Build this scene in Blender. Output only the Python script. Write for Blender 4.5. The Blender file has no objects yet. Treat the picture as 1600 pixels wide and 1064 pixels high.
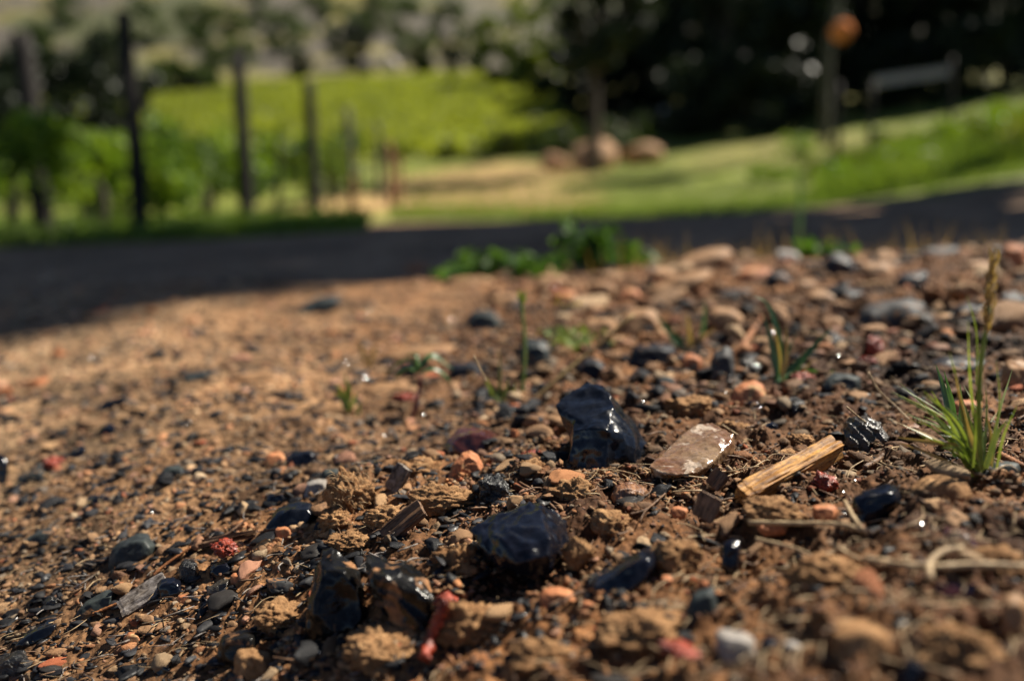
import bpy, bmesh, math, random
import numpy as np
from mathutils import Vector, Matrix, Euler

random.seed(7); RNG = np.random.default_rng(7)
R = math.radians
scene = bpy.context.scene
C = scene.collection

# ---------------------------------------------------------------- camera
FPX = 1244.0                      # focal length in photo pixels (28 mm on a 36 mm sensor, 1600 px wide)
PITCH = R(10.1)
CAM = np.array([0.0, 0.0, 0.20])
FOCUS = 0.515
cam_d = bpy.data.cameras.new("camera"); cam = bpy.data.objects.new("camera", cam_d); C.objects.link(cam)
cam_d.lens = 28.0; cam_d.sensor_width = 36.0
cam.location = CAM; cam.rotation_euler = (math.pi/2 - PITCH, 0, 0)
cam_d.clip_start = 0.01; cam_d.clip_end = 2000
cam_d.dof.use_dof = True; cam_d.dof.focus_distance = FOCUS; cam_d.dof.aperture_fstop = 2.3
cam_d.dof.aperture_blades = 0
scene.camera = cam

# ---------------------------------------------------------------- light
SUN_AZ, SUN_EL = R(60), R(50)     # azimuth from the viewing direction (+Y) towards +X
world = bpy.data.worlds.new("World"); scene.world = world; world.use_nodes = True
wn = world.node_tree; wn.nodes.clear()
wo = wn.nodes.new('ShaderNodeOutputWorld'); bg = wn.nodes.new('ShaderNodeBackground'); sky = wn.nodes.new('ShaderNodeTexSky')
sky.sky_type = 'NISHITA'; sky.sun_disc = False; sky.sun_elevation = SUN_EL; sky.sun_rotation = SUN_AZ
sky.air_density = 0.5; sky.dust_density = 0.05; sky.ozone_density = 1.0
bg.inputs[1].default_value = 0.05
wn.links.new(sky.outputs[0], bg.inputs[0]); wn.links.new(bg.outputs[0], wo.inputs[0])
sd = bpy.data.lights.new("sun", 'SUN'); sun = bpy.data.objects.new("sun", sd); C.objects.link(sun)
sd.energy = 5.0; sd.angle = R(0.5); sd.color = (1.0, 0.92, 0.79)
SUNV = Vector((math.sin(SUN_AZ)*math.cos(SUN_EL), math.cos(SUN_AZ)*math.cos(SUN_EL), math.sin(SUN_EL)))
sun.rotation_euler = SUNV.to_track_quat('Z', 'Y').to_euler()
sun.location = (3, 2, 6)
scene.render.engine = 'CYCLES'
scene.view_settings.view_transform = 'Standard'; scene.view_settings.look = 'None'
scene.view_settings.exposure = 0.9; scene.view_settings.gamma = 1.0
scene.cycles.use_denoising = True
scene.cycles.sample_clamp_indirect = 6.0
scene.cycles.max_bounces = 6; scene.cycles.transparent_max_bounces = 6
scene.cycles.caustics_reflective = False; scene.cycles.caustics_refractive = False

# ---------------------------------------------------------------- picture <-> place
cP, sP = math.cos(PITCH), math.sin(PITCH)
def ray(px, py):
    x = (px-800)/FPX; y = -(py-532)/FPX
    return np.array([x, cP + y*sP, -sP + y*cP])
def pt(px, py, D):                # the point seen at pixel (px,py) of the photo at depth D
    return CAM + ray(px, py)*D

# ---------------------------------------------------------------- noise
def _hash(ix, iy, iz, s):
    h = (ix*374761393 + iy*668265263 + iz*2147483647 + s*1274126177) & 0xffffffff
    h = ((h ^ (h >> 13))*1274126177) & 0xffffffff
    h = ((h ^ (h >> 16))*2246822519) & 0xffffffff
    return ((h ^ (h >> 15)) & 0xffffff)/16777215.0
def vnoise(p, s=0):
    i = np.floor(p).astype(np.int64); f = p - i; u = f*f*(3-2*f)
    out = np.zeros(len(p))
    for dx in (0, 1):
        wx = u[:, 0] if dx else 1-u[:, 0]
        for dy in (0, 1):
            wy = u[:, 1] if dy else 1-u[:, 1]
            for dz in (0, 1):
                wz = u[:, 2] if dz else 1-u[:, 2]
                out += wx*wy*wz*_hash(i[:, 0]+dx, i[:, 1]+dy, i[:, 2]+dz, s)
    return out*2-1
def fbm(p, octv=4, s=0, gain=.5):
    a, t = 1.0, np.zeros(len(p))
    for k in range(octv):
        t += a*vnoise(p*(2.03**k)+k*17.3, s+k); a *= gain
    return t
def cell2(x, y, s=0):             # 2-D cellular noise: distance to nearest point and its id
    ix = np.floor(x).astype(np.int64); iy = np.floor(y).astype(np.int64)
    d1 = np.full(len(x), 9.0); cid = np.zeros(len(x)); z = np.zeros_like(ix)
    for dx in (-1, 0, 1):
        for dy in (-1, 0, 1):
            cx = ix+dx+_hash(ix+dx, iy+dy, z, s); cy = iy+dy+_hash(ix+dx, iy+dy, z, s+1)
            d = np.hypot(cx-x, cy-y); m = d < d1
            d1 = np.where(m, d, d1); cid = np.where(m, _hash(ix+dx, iy+dy, z, s+2), cid)
    return d1, cid

# ---------------------------------------------------------------- lie of the land (smooth sheet through measured points)
CTRL = [ # px, py, depth
 (50,960,.55),(270,890,.55),(560,805,.55),(800,755,.55),(1000,728,.55),(1200,708,.55),(1380,692,.55),(1560,680,.55),
 (1440,818,.40),(974,908,.41),(500,1018,.43),(700,1064,.38),(1100,1064,.325),(1590,1064,.295),(300,1064,.46),(40,1064,.49),
 (57,514,1.35),(143,560,1.15),(50,700,.84),(706,500,1.28),(570,590,.95),(600,680,.75),(840,537,1.0),(1005,565,.86),(300,640,.85),
 (1205,560,.80),(1290,555,.77),(1105,500,1.0),(1400,500,.93),(1560,500,.85),
 (1100,412,1.55),(1450,402,1.3),(850,428,1.7),(700,436,1.75),(400,445,1.8),(200,465,1.75),(0,500,1.55),(1590,385,1.3),
 (1100,432,2.3),(1400,425,2.2),(850,442,2.6),(1580,420,2.0),(600,446,2.6),
 (400,388,4.0),(0,390,4.6),(800,368,3.6),(1300,352,4.2),(1590,345,4.5),(1590,396,3.0),(1350,408,3.0),(800,345,6),(200,368,6),(500,345,8.5),(1300,318,7.5),(1590,262,8),
 (600,331,10.5),(900,325,11),(1300,290,11),(1590,205,11),(800,285,18),(700,250,28),(1000,225,28),(300,270,22),(0,300,18),(1400,190,22),
 (700,190,45),(720,118,75),(200,190,50),(400,132,75),(0,150,70),(1200,150,50),(1500,130,40),
 (100,70,120),(800,70,120),(1500,70,120),(0,-120,210),(800,-120,210),(1600,-120,210)]
def _ab(x, y):
    yy = np.maximum(y, .27)
    a = np.clip(x/(yy+.15), -.72, .72)*1.7
    return a, np.log(np.clip(yy, .27, 260))*1.15
_P = np.array([pt(*c) for c in CTRL]); _a, _b = _ab(_P[:, 0], _P[:, 1])
def _U(d2): return np.where(d2 > 1e-12, .5*d2*np.log(np.maximum(d2, 1e-12)), 0)
_S = (_P[:, 2]-.2)/(_P[:, 1]+.1)   # slope from the lens: well behaved over all distances
_n = len(_P); _K = _U((_a[:, None]-_a)**2+(_b[:, None]-_b)**2)+np.eye(_n)*.01
_Q = np.c_[np.ones(_n), _a, _b]
_W = np.linalg.solve(np.block([[_K, _Q], [_Q.T, np.zeros((3, 3))]]), np.r_[_S, 0, 0, 0])
def gz(x, y):
    x = np.atleast_1d(np.asarray(x, float)); y = np.atleast_1d(np.asarray(y, float))
    a, b = _ab(x, y); out = np.zeros(len(x))
    for k in range(0, len(x), 60000):
        aa, bb = a[k:k+60000], b[k:k+60000]
        out[k:k+60000] = _U((aa[:, None]-_a)**2+(bb[:, None]-_b)**2)@_W[:_n]+_W[_n]+_W[_n+1]*aa+_W[_n+2]*bb
    return .2+out*(np.maximum(y, .27)+.1)
def hit(px, py, d0=.26):
    D = d0; r = ray(px, py)
    Ds = .26*1.006**np.arange(1150); Ds = Ds[Ds >= d0]
    Pn = CAM+Ds[:, None]*r; m = np.nonzero(Pn[:, 2] <= gz(Pn[:, 0], Pn[:, 1]))[0]
    return Ds[m[0]] if len(m) else Ds[-1]
# hollows dug under the big stones and heaps of dug-up soil: (px, py, radius m, height m)
BUMPS = [(560,760,.030,.012),(640,745,.028,.010),(830,735,.028,.008),(900,790,.03,.007),(700,890,.035,.008),(1050,640,.05,.010),
 (860,720,.016,-.010),(700,835,.020,-.008),(800,905,.022,-.012),(1100,790,.020,-.008),(1160,870,.022,-.010),(1330,735,.018,-.007),
 (1300,860,.03,-.006),(1345,980,.03,.007)]
_B = []
for px, py, r_, h_ in BUMPS:
    D = hit(px, py); q = pt(px, py, D); _B.append((q[0], q[1], r_, h_))
def ground_z(x, y):
    """full ground height with its clods and grain"""
    x = np.atleast_1d(np.asarray(x, float)); y = np.atleast_1d(np.asarray(y, float))
    z = gz(x, y); near = np.clip((3.0-y)/1.5, 0, 1)
    for bx, by, r_, h_ in _B: z = z+h_*np.exp(-((x-bx)**2+(y-by)**2)/(r_*r_))
    P3 = np.c_[x, y, z*0]
    u = x/(np.abs(y)+.1)
    clod = np.clip(.25+1.1*(u+.38), .12, 1)*np.clip((1.5-y)/.6, .3, 1)     # loose soil to the right, packed gravel to the left
    d, cid = cell2(x*42+fbm(P3*30, 2, 5)*.5, y*42+fbm(P3*30, 2, 9)*.5, 3)
    d2, cid2 = cell2(x*130+fbm(P3*90, 2, 6)*.4, y*130+fbm(P3*90, 2, 8)*.4, 13)
    m = (.0062*(cid**1.5)*(1-np.clip(d, 0, 1)**2)*clod + .0028*cid2*(1-np.clip(d2*1.1, 0, 1)**2)*(.35+.65*clod)
         + fbm(P3*22, 3, 40)*.0035*clod + fbm(P3*300, 3, 50, .6)*.0009)
    far = fbm(P3*.5, 3, 60)*.05*np.clip((y-5)/20, 0, 1) + fbm(P3*.06, 3, 61)*np.clip((y-85)/80, 0, 1)*1.6
    rg_ = 1-np.abs(fbm(P3*34+fbm(P3*60, 2, 33)[:, None]*.35, 3, 34)); m = m+(.0065*clod+.0012)*(rg_**2-.45)-.0024*clod-.0006
    m = m*(1+1.1*np.clip((y-.7)/.4, 0, 1)*np.clip(u*3+.4, 0, 1))
    return z+m*near*np.clip(1.6-y*.3, .2, 1)+far

# ---------------------------------------------------------------- mesh helpers
def link(name, me, mat=None, parent=None, loc=None):
    o = bpy.data.objects.new(name, me); C.objects.link(o)
    if mat is not None and me is not None and not me.materials: me.materials.append(mat)
    if parent is not None: o.parent = parent
    if loc is not None: o.location = loc
    return o
def tag(o, label=None, cat=None, group=None, kind=None):
    if label: o['label'] = label
    if cat: o['category'] = cat
    if group: o['group'] = group
    if kind: o['kind'] = kind
    return o
def mesh_np(name, V, F, col=None, smooth=False):
    """F: (n,k) array of equal-sided faces"""
    me = bpy.data.meshes.new(name); V = np.ascontiguousarray(V, np.float32); F = np.ascontiguousarray(F, np.int32)
    n, k = F.shape
    me.vertices.add(len(V)); me.vertices.foreach_set('co', V.ravel())
    me.loops.add(n*k); me.loops.foreach_set('vertex_index', F.ravel())
    me.polygons.add(n); me.polygons.foreach_set('loop_start', np.arange(0, n*k, k, dtype=np.int32))
    me.polygons.foreach_set('loop_total', np.full(n, k, np.int32))
    if smooth: me.polygons.foreach_set('use_smooth', np.ones(n, bool))
    if col is not None:
        at = me.color_attributes.new('Col', 'FLOAT_COLOR', 'POINT')
        c = np.ones((len(V), 4), np.float32); c[:, :3] = col; at.data.foreach_set('color', c.ravel())
    me.update(calc_edges=True); me.validate()
    return me
_ico = {}
def ico(sub):
    if sub not in _ico:
        bm = bmesh.new(); bmesh.ops.create_icosphere(bm, subdivisions=sub, radius=1.0)
        V = np.array([v.co[:] for v in bm.verts]); F = np.array([[v.index for v in f.verts] for f in bm.faces]); bm.free()
        _ico[sub] = (V, F)
    return _ico[sub]
def rock_verts(sub, seed, planes=9, cut=(.45, .85), noise=.10, nscale=1.6, fine=.03):
    r = np.random.default_rng(seed); V, F = ico(sub); V = V.copy()
    for k in range(planes):
        n = r.normal(size=3); n /= np.linalg.norm(n); d = r.uniform(*cut)
        t = V@n-d; V -= np.where(t > 0, t, 0)[:, None]*n*.93
    nn = V/np.linalg.norm(V, axis=1)[:, None]
    V = V + nn*(fbm(V*nscale+seed*3.7, 3, seed)*noise + fbm(V*7+seed, 2, seed+5)*fine)[:, None]
    return V, F

# ---------------------------------------------------------------- materials
def newmat(name):
    m = bpy.data.materials.new(name); m.use_nodes = True; nt = m.node_tree; nt.nodes.clear()
    o = nt.nodes.new('ShaderNodeOutputMaterial'); b = nt.nodes.new('ShaderNodeBsdfPrincipled'); nt.links.new(b.outputs[0], o.inputs[0])
    return m, nt, b, o
def N(nt, t, **kw):
    n = nt.nodes.new(t)
    for k, v in kw.items(): setattr(n, k, v)
    return n
def tex(nt, kind='noise', scale=5., detail=4., rough=.6, vec=None, dist=0.):
    if kind == 'noise':
        n = N(nt, 'ShaderNodeTexNoise'); n.inputs['Scale'].default_value = scale; n.inputs['Detail'].default_value = detail
        n.inputs['Roughness'].default_value = rough; n.inputs['Distortion'].default_value = dist; out = n.outputs[0]
    elif kind == 'vor':
        n = N(nt, 'ShaderNodeTexVoronoi'); n.inputs['Scale'].default_value = scale; out = n.outputs['Distance']
    else:
        n = N(nt, 'ShaderNodeTexWave'); n.inputs['Scale'].default_value = scale; n.inputs['Distortion'].default_value = dist
        n.inputs['Detail'].default_value = detail; out = n.outputs['Fac'] if 'Fac' in n.outputs else n.outputs[1]
    nt.links.new(vec, n.inputs['Vector'])
    return out
def coords(nt, rnd=True, scale=(1, 1, 1)):
    tc = N(nt, 'ShaderNodeTexCoord'); mp = N(nt, 'ShaderNodeMapping'); mp.inputs['Scale'].default_value = scale
    nt.links.new(tc.outputs['Object'], mp.inputs['Vector'])
    if rnd:
        oi = N(nt, 'ShaderNodeObjectInfo'); mu = N(nt, 'ShaderNodeMath', operation='MULTIPLY'); mu.inputs[1].default_value = 37.0
        nt.links.new(oi.outputs['Random'], mu.inputs[0]); nt.links.new(mu.outputs[0], mp.inputs['Location'])
    return mp.outputs[0]
def ramp(nt, fac, stops, interp='LINEAR'):
    r = N(nt, 'ShaderNodeValToRGB'); r.color_ramp.interpolation = interp; e = r.color_ramp.elements
    while len(e) < len(stops): e.new(.5)
    for i, (p, c) in enumerate(stops):
        e[i].position = p; c = (c, c, c) if isinstance(c, (int, float)) else c; e[i].color = (*c, 1)
    nt.links.new(fac, r.inputs[0]); return r.outputs[0]
def mix(nt, fac, a, b, mode='MIX'):
    m = N(nt, 'ShaderNodeMix', data_type='RGBA', blend_type=mode)
    for s, v in ((m.inputs[0], fac), (m.inputs[6], a), (m.inputs[7], b)):
        if isinstance(v, (int, float)): s.default_value = v
        elif isinstance(v, tuple): s.default_value = (*v, 1)
        else: nt.links.new(v, s)
    return m.outputs[2]
def bump(nt, b, hgt, strength, dist, prev=None):
    n = N(nt, 'ShaderNodeBump'); n.inputs['Strength'].default_value = strength; n.inputs['Distance'].default_value = dist
    nt.links.new(hgt, n.inputs['Height'])
    if prev is not None: nt.links.new(prev, n.inputs['Normal'])
    nt.links.new(n.outputs[0], b.inputs['Normal']); return n.outputs[0]
def attr(nt, name='Col'):
    a = N(nt, 'ShaderNodeAttribute'); a.attribute_name = name; return a.outputs['Color']

def mat_ground():
    m, nt, b, o = newmat('soil and grass ground'); v = coords(nt, False)
    c = attr(nt)
    n1 = tex(nt, 'noise', 55, 5, .65, v); n2 = tex(nt, 'noise', 420, 3, .7, v); n3 = tex(nt, 'noise', 14, 4, .6, v)
    c = mix(nt, 1, c, ramp(nt, n1, [(.30, (.45, .42, .40)), (.5, (.85, .83, .80)), (.7, (1.25, 1.2, 1.1))]), 'MULTIPLY')
    c = mix(nt, 1, c, ramp(nt, n2, [(.30, (.45, .42, .4)), (.52, (1, 1, 1)), (.75, (1.4, 1.35, 1.25))]), 'MULTIPLY')
    c = mix(nt, 1, c, ramp(nt, n3, [(.35, (.70, .62, .56)), (.6, (1.08, 1.04, 1))]), 'MULTIPLY')
    nt.links.new(c, b.inputs['Base Color']); b.inputs['Roughness'].default_value = .85
    b.inputs['Specular IOR Level'].default_value = .25
    p = bump(nt, b, n2, .55, .0012); bump(nt, b, tex(nt, 'vor', 260, vec=v), .5, .0014, p)
    return m
def mat_crumb(name, wet=False, objcol=False):
    m, nt, b, o = newmat(name); v = coords(nt, objcol)
    if objcol: oi = N(nt, 'ShaderNodeObjectInfo'); c = oi.outputs['Color']
    else: c = attr(nt)
    n1 = tex(nt, 'noise', 160, 4, .7, v); n2 = tex(nt, 'noise', 700, 2, .7, v)
    c = mix(nt, 1, c, ramp(nt, n1, [(.3, (.55, .5, .48)), (.5, (.95, .92, .9)), (.7, (1.25, 1.2, 1.12))]), 'MULTIPLY')
    c = mix(nt, 1, c, ramp(nt, n2, [(.32, (.6, .58, .55)), (.55, (1.05, 1.03, 1))]), 'MULTIPLY')
    nt.links.new(c, b.inputs['Base Color'])
    if wet:
        nt.links.new(ramp(nt, tex(nt, 'noise', 120, 3, .6, v), [(.36, .2), (.52, .65)]), b.inputs['Roughness'])
        b.inputs['Specular IOR Level'].default_value = .24
        bump(nt, b, n1, .35, .0012)
    else:
        b.inputs['Roughness'].default_value = .78; b.inputs['Specular IOR Level'].default_value = .3
        p = bump(nt, b, n1, .6, .0015); bump(nt, b, n2, .5, .0006, p)
    return m
def mat_hero(name, base, dark, mud=None, mudlvl=.6, rough=(.12, .35), scale=60, stretch=(1, 1, 1), bmp=.5, bd=.0015, spec=.6, coat=0., finebump=.2, mudscale=70):
    """a stone: two-tone body, optional dried mud lying on it, wet or dry gloss"""
    m, nt, b, o = newmat(name); v = coords(nt, True, stretch)
    n1 = tex(nt, 'noise', scale, 5, .65, v, .4); n2 = tex(nt, 'noise', scale*7, 3, .7, v)
    c = mix(nt, ramp(nt, n1, [(.35, 0.), (.65, 1.)]), dark, base)
    c = mix(nt, 1, c, ramp(nt, n2, [(.3, (.6, .6, .6)), (.6, (1.1, 1.1, 1.1))]), 'MULTIPLY')
    rg = ramp(nt, tex(nt, 'noise', scale*1.6, 3, .6, v), [(.4, rough[0]), (.65, rough[1])])
    if mud is not None:
        nm = tex(nt, 'noise', mudscale, 5, .62, coords(nt, True, (1, 1, .6)), .6)
        f = ramp(nt, nm, [(mudlvl-.03, 0.), (mudlvl+.04, 1.)])
        mc = mix(nt, 1, mud, ramp(nt, n2, [(.3, (.5, .45, .4)), (.65, (1.3, 1.2, 1.1))]), 'MULTIPLY')
        c = mix(nt, f, c, mc); rg = mix(nt, f, rg, (.85, .85, .85))
    nt.links.new(c, b.inputs['Base Color']); nt.links.new(rg, b.inputs['Roughness'])
    b.inputs['Specular IOR Level'].default_value = spec
    if coat: b.inputs['Coat Weight'].default_value = coat; b.inputs['Coat Roughness'].default_value = .08
    p = bump(nt, b, n1, bmp, bd); bump(nt, b, n2, finebump, bd*.4, p)
    return m
def mat_wood(name, light, dark, sc=(40, 400, 400)):
    m, nt, b, o = newmat(name); v = coords(nt, True, sc); v0 = coords(nt, True)
    g = tex(nt, 'noise', 1.0, 4, .7, v, .6); g2 = tex(nt, 'noise', 300, 3, .7, v0); g3 = tex(nt, 'noise', 60, 3, .6, v0)
    c = mix(nt, ramp(nt, g, [(.36, 0.), (.6, 1.)]), dark, light)
    c = mix(nt, 1, c, ramp(nt, g2, [(.3, (.45, .4, .35)), (.5, (1, 1, 1))]), 'MULTIPLY')
    c = mix(nt, 1, c, ramp(nt, g3, [(.35, (.7, .62, .5)), (.6, (1.1, 1.1, 1.1))]), 'MULTIPLY')
    nt.links.new(c, b.inputs['Base Color']); b.inputs['Roughness'].default_value = .6; b.inputs['Specular IOR Level'].default_value = .35
    p = bump(nt, b, g, .7, .0012); bump(nt, b, g2, .3, .0006, p)
    return m
def mat_leaf(name, c1, c2, trans=.45, scale=4., rough=.5, spec=.3):
    m, nt, b, o = newmat(name); v = coords(nt, True)
    c = mix(nt, ramp(nt, tex(nt, 'noise', scale, 4, .7, v), [(.35, 0.), (.65, 1.)]), c1, c2)
    nt.links.new(c, b.inputs['Base Color']); b.inputs['Roughness'].default_value = rough; b.inputs['Specular IOR Level'].default_value = spec
    t = N(nt, 'ShaderNodeBsdfTranslucent'); nt.links.new(mix(nt, 1, c, (1.3, 1.25, .5), 'MULTIPLY'), t.inputs[0])
    ms = N(nt, 'ShaderNodeMixShader'); ms.inputs[0].default_value = trans
    nt.links.new(b.outputs[0], ms.inputs[1]); nt.links.new(t.outputs[0], ms.inputs[2]); nt.links.new(ms.outputs[0], o.inputs[0])
    return m
def mat_plain(name, c1, c2, scale=10, rough=.8, spec=.3):
    m, nt, b, o = newmat(name); v = coords(nt, True)
    n = tex(nt, 'noise', scale, 4, .65, v); nt.links.new(mix(nt, ramp(nt, n, [(.35, 0.), (.65, 1.)]), c1, c2), b.inputs['Base Color'])
    b.inputs['Roughness'].default_value = rough; b.inputs['Specular IOR Level'].default_value = spec
    bump(nt, b, n, .4, .2/scale); return m
M = {}
M['ground'] = mat_ground()
M['crumb'] = mat_crumb('dry soil crumbs'); M['crumb_wet'] = mat_crumb('wet dark grit', wet=True)
M['pebble'] = mat_crumb('dry pebble', objcol=True); M['pebble_wet'] = mat_crumb('wet pebble', wet=True, objcol=True)
MUD = (.30, .16, .075)
M['obsidian'] = mat_hero('glossy black stone', (.010, .012, .018), (.004, .005, .008), None, .80, (.12, .3), 45, bmp=.2, bd=.0014, spec=.4, coat=.0, finebump=.06)  # bluish base carries some of the sky sheen in its colour
M['obsidian_clean'] = mat_hero('clean wet black stone', (.010, .012, .020), (.004, .004, .007), None, .80, (.10, .28), 55, bmp=.3, bd=.0015, spec=.42, coat=.0, finebump=.06)  # sky sheen partly put into the blue of this base
M['obsidian_mud'] = mat_hero('black stone with dried mud', (.012, .011, .010), (.004, .004, .004), MUD, .585, (.15, .35), 60, (1, 1, .45), bmp=.4, bd=.002, spec=.28, mudscale=60)
M['quartz'] = mat_hero('wet pale brown stone', (.29, .19, .105), (.17, .075, .03), (.40, .33, .26), .58, (.08, .3), 45, bmp=.45, bd=.0022, spec=.75, coat=.6, mudscale=55)
M['maroon'] = mat_hero('wet maroon stone', (.10, .030, .022), (.05, .015, .014), None, .6, (.12, .3), 50, spec=.7, coat=.4)
M['orange'] = mat_hero('orange stone', (.50, .20, .085), (.36, .13, .055), (.40, .27, .14), .58, (.6, .8), 60, spec=.3)
M['tan'] = mat_hero('tan stone', (.37, .21, .10), (.24, .13, .06), (.30, .165, .08), .6, (.6, .8), 50, spec=.3)
M['clod'] = mat_hero('dry earth clod', (.38, .215, .10), (.21, .105, .045), (.46, .29, .15), .6, (.8, .9), 120, spec=.15, bmp=.9, bd=.003, finebump=.7)
M['slate'] = mat_hero('grey-green slate', (.045, .055, .05), (.025, .03, .035), MUD, .64, (.45, .7), 50, spec=.22)
M['bluegrey'] = mat_hero('grey river stone', (.05, .049, .047), (.03, .03, .032), MUD, .60, (.55, .75), 50, spec=.3)
M['darkstone'] = mat_hero('dark damp stone', (.014, .016, .024), (.008, .009, .012), MUD, .62, (.4, .65), 50, bmp=.4, bd=.002, spec=.22)
M['striated'] = mat_hero('dark striated stone', (.075, .06, .04), (.018, .016, .013), (.16, .11, .06), .68, (.2, .4), 60, (1, 1, 3.5), bmp=1., bd=.004, spec=.6, coat=.25)
M['whitestone'] = mat_hero('pale grey stone', (.32, .29, .26), (.2, .175, .15), (.15, .11, .08), .66, (.5, .7), 50, spec=.4)
M['brownstripe'] = mat_hero('banded brown stone', (.34, .16, .07), (.07, .025, .015), None, .6, (.3, .5), 90, (4, .8, 1), bmp=.8, bd=.002)
M['clinker'] = mat_hero('black clinker', (.015, .014, .013), (.006, .006, .006), (.14, .08, .04), .68, (.15, .4), 160, bmp=1., bd=.004, spec=.7)
M['red'] = mat_hero('red crumbly bark', (.46, .06, .018), (.13, .018, .01), None, .6, (.25, .5), 160, bmp=1., bd=.004, spec=.6)
M['wood'] = mat_wood('yellow weathered wood', (.55, .28, .065), (.15, .06, .014), (60, 420, 420))
M['bark'] = mat_wood('brown bark', (.26, .15, .085), (.07, .04, .025), (60, 500, 500))
M['greybark'] = mat_wood('grey scaly bark', (.30, .27, .25), (.05, .04, .035), (160, 300, 300))
M['twig'] = mat_wood('orange twig', (.42, .17, .055), (.20, .08, .03), (60, 900, 900))
M['straw'] = mat_plain('dry straw', (.50, .37, .21), (.26, .17, .09), 260, .6)
M['drop'] = newmat('wet glint')[0]
DB = M['drop'].node_tree.nodes['Principled BSDF']; DB.inputs['Base Color'].default_value = (.02, .02, .02, 1)
DB.inputs['Roughness'].default_value = .16; DB.inputs['Specular IOR Level'].default_value = 1.0; DB.inputs['Coat Weight'].default_value = 1; DB.inputs['Coat Roughness'].default_value = .12
M['grass'] = mat_leaf('green grass blade', (.13, .20, .04), (.27, .33, .10), .35, 60, .38, .5)
M['grass_dark'] = mat_leaf('blue green grass blade', (.05, .13, .05), (.09, .19, .07), .3, 60, .35, .6)
M['drygrass'] = mat_leaf('dry grass blade', (.45, .33, .15), (.34, .22, .10), .3, 60, .6, .3)
M['weed'] = mat_leaf('weed leaf', (.045, .11, .02), (.09, .18, .035), .45, 20)
M['stem_red'] = mat_plain('red seedling stem', (.22, .04, .03), (.14, .03, .03), 200, .4)
M['vine'] = mat_leaf('vine leaf', (.10, .19, .022), (.19, .27, .03), .5, 1.5)
M['vinedark'] = mat_leaf('shaded vine leaf', (.035, .075, .012), (.09, .15, .02), .35, 1.5)  # darker copy of the vine leaf, shade of the row put into its colour
M['vinefar'] = mat_leaf('sunlit vine leaf', (.19, .235, .035), (.27, .31, .055), .55, .3)  # lighter copy of the vine leaf, sunlight put into its colour
M['treeleaf'] = mat_leaf('tree leaf', (.028, .05, .012), (.05, .085, .02), .3, .5)
M['hillleaf'] = mat_leaf('dusty hillside leaf', (.045, .075, .024), (.085, .12, .04), .35, .5)  # distance haze put into a paler leaf colour
M['darkleaf'] = mat_leaf('dark tree leaf', (.010, .018, .007), (.022, .036, .012), .15, .5)  # shaded side of the trees put into a near black leaf colour
M['brightleaf'] = mat_leaf('bright bush leaf', (.09, .13, .02), (.15, .19, .035), .4, .5)
M['post'] = mat_plain('weathered dark post', (.008, .006, .005), (.016, .012, .009), 25)  # near black: backlit shade put into the wood colour
M['redpost'] = mat_plain('rusty post', (.30, .13, .07), (.2, .09, .05), 25)
M['trunk'] = mat_plain('tree bark', (.05, .038, .028), (.09, .07, .05), 8)
M['paletrunk'] = mat_plain('pale tree bark', (.09, .085, .06), (.06, .06, .04), 8)
M['plank'] = mat_plain('grey plank', (.42, .38, .38), (.33, .3, .3), 12)
M['white'] = mat_plain('white stone', (.62, .55, .48), (.5, .44, .36), 3)
M['orangeball'] = mat_plain('orange paint', (.80, .27, .08), (.62, .20, .06), 6, .95, .1)
M['lawn'] = mat_leaf('lawn grass', (.13, .22, .03), (.2, .28, .05), .3, .6)
M['mound'] = mat_plain('sunlit clay', (.50, .30, .16), (.38, .22, .12), 6)
M['yellow'] = mat_plain('yellow petal', (.7, .55, .03), (.6, .45, .02), 10)

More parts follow.
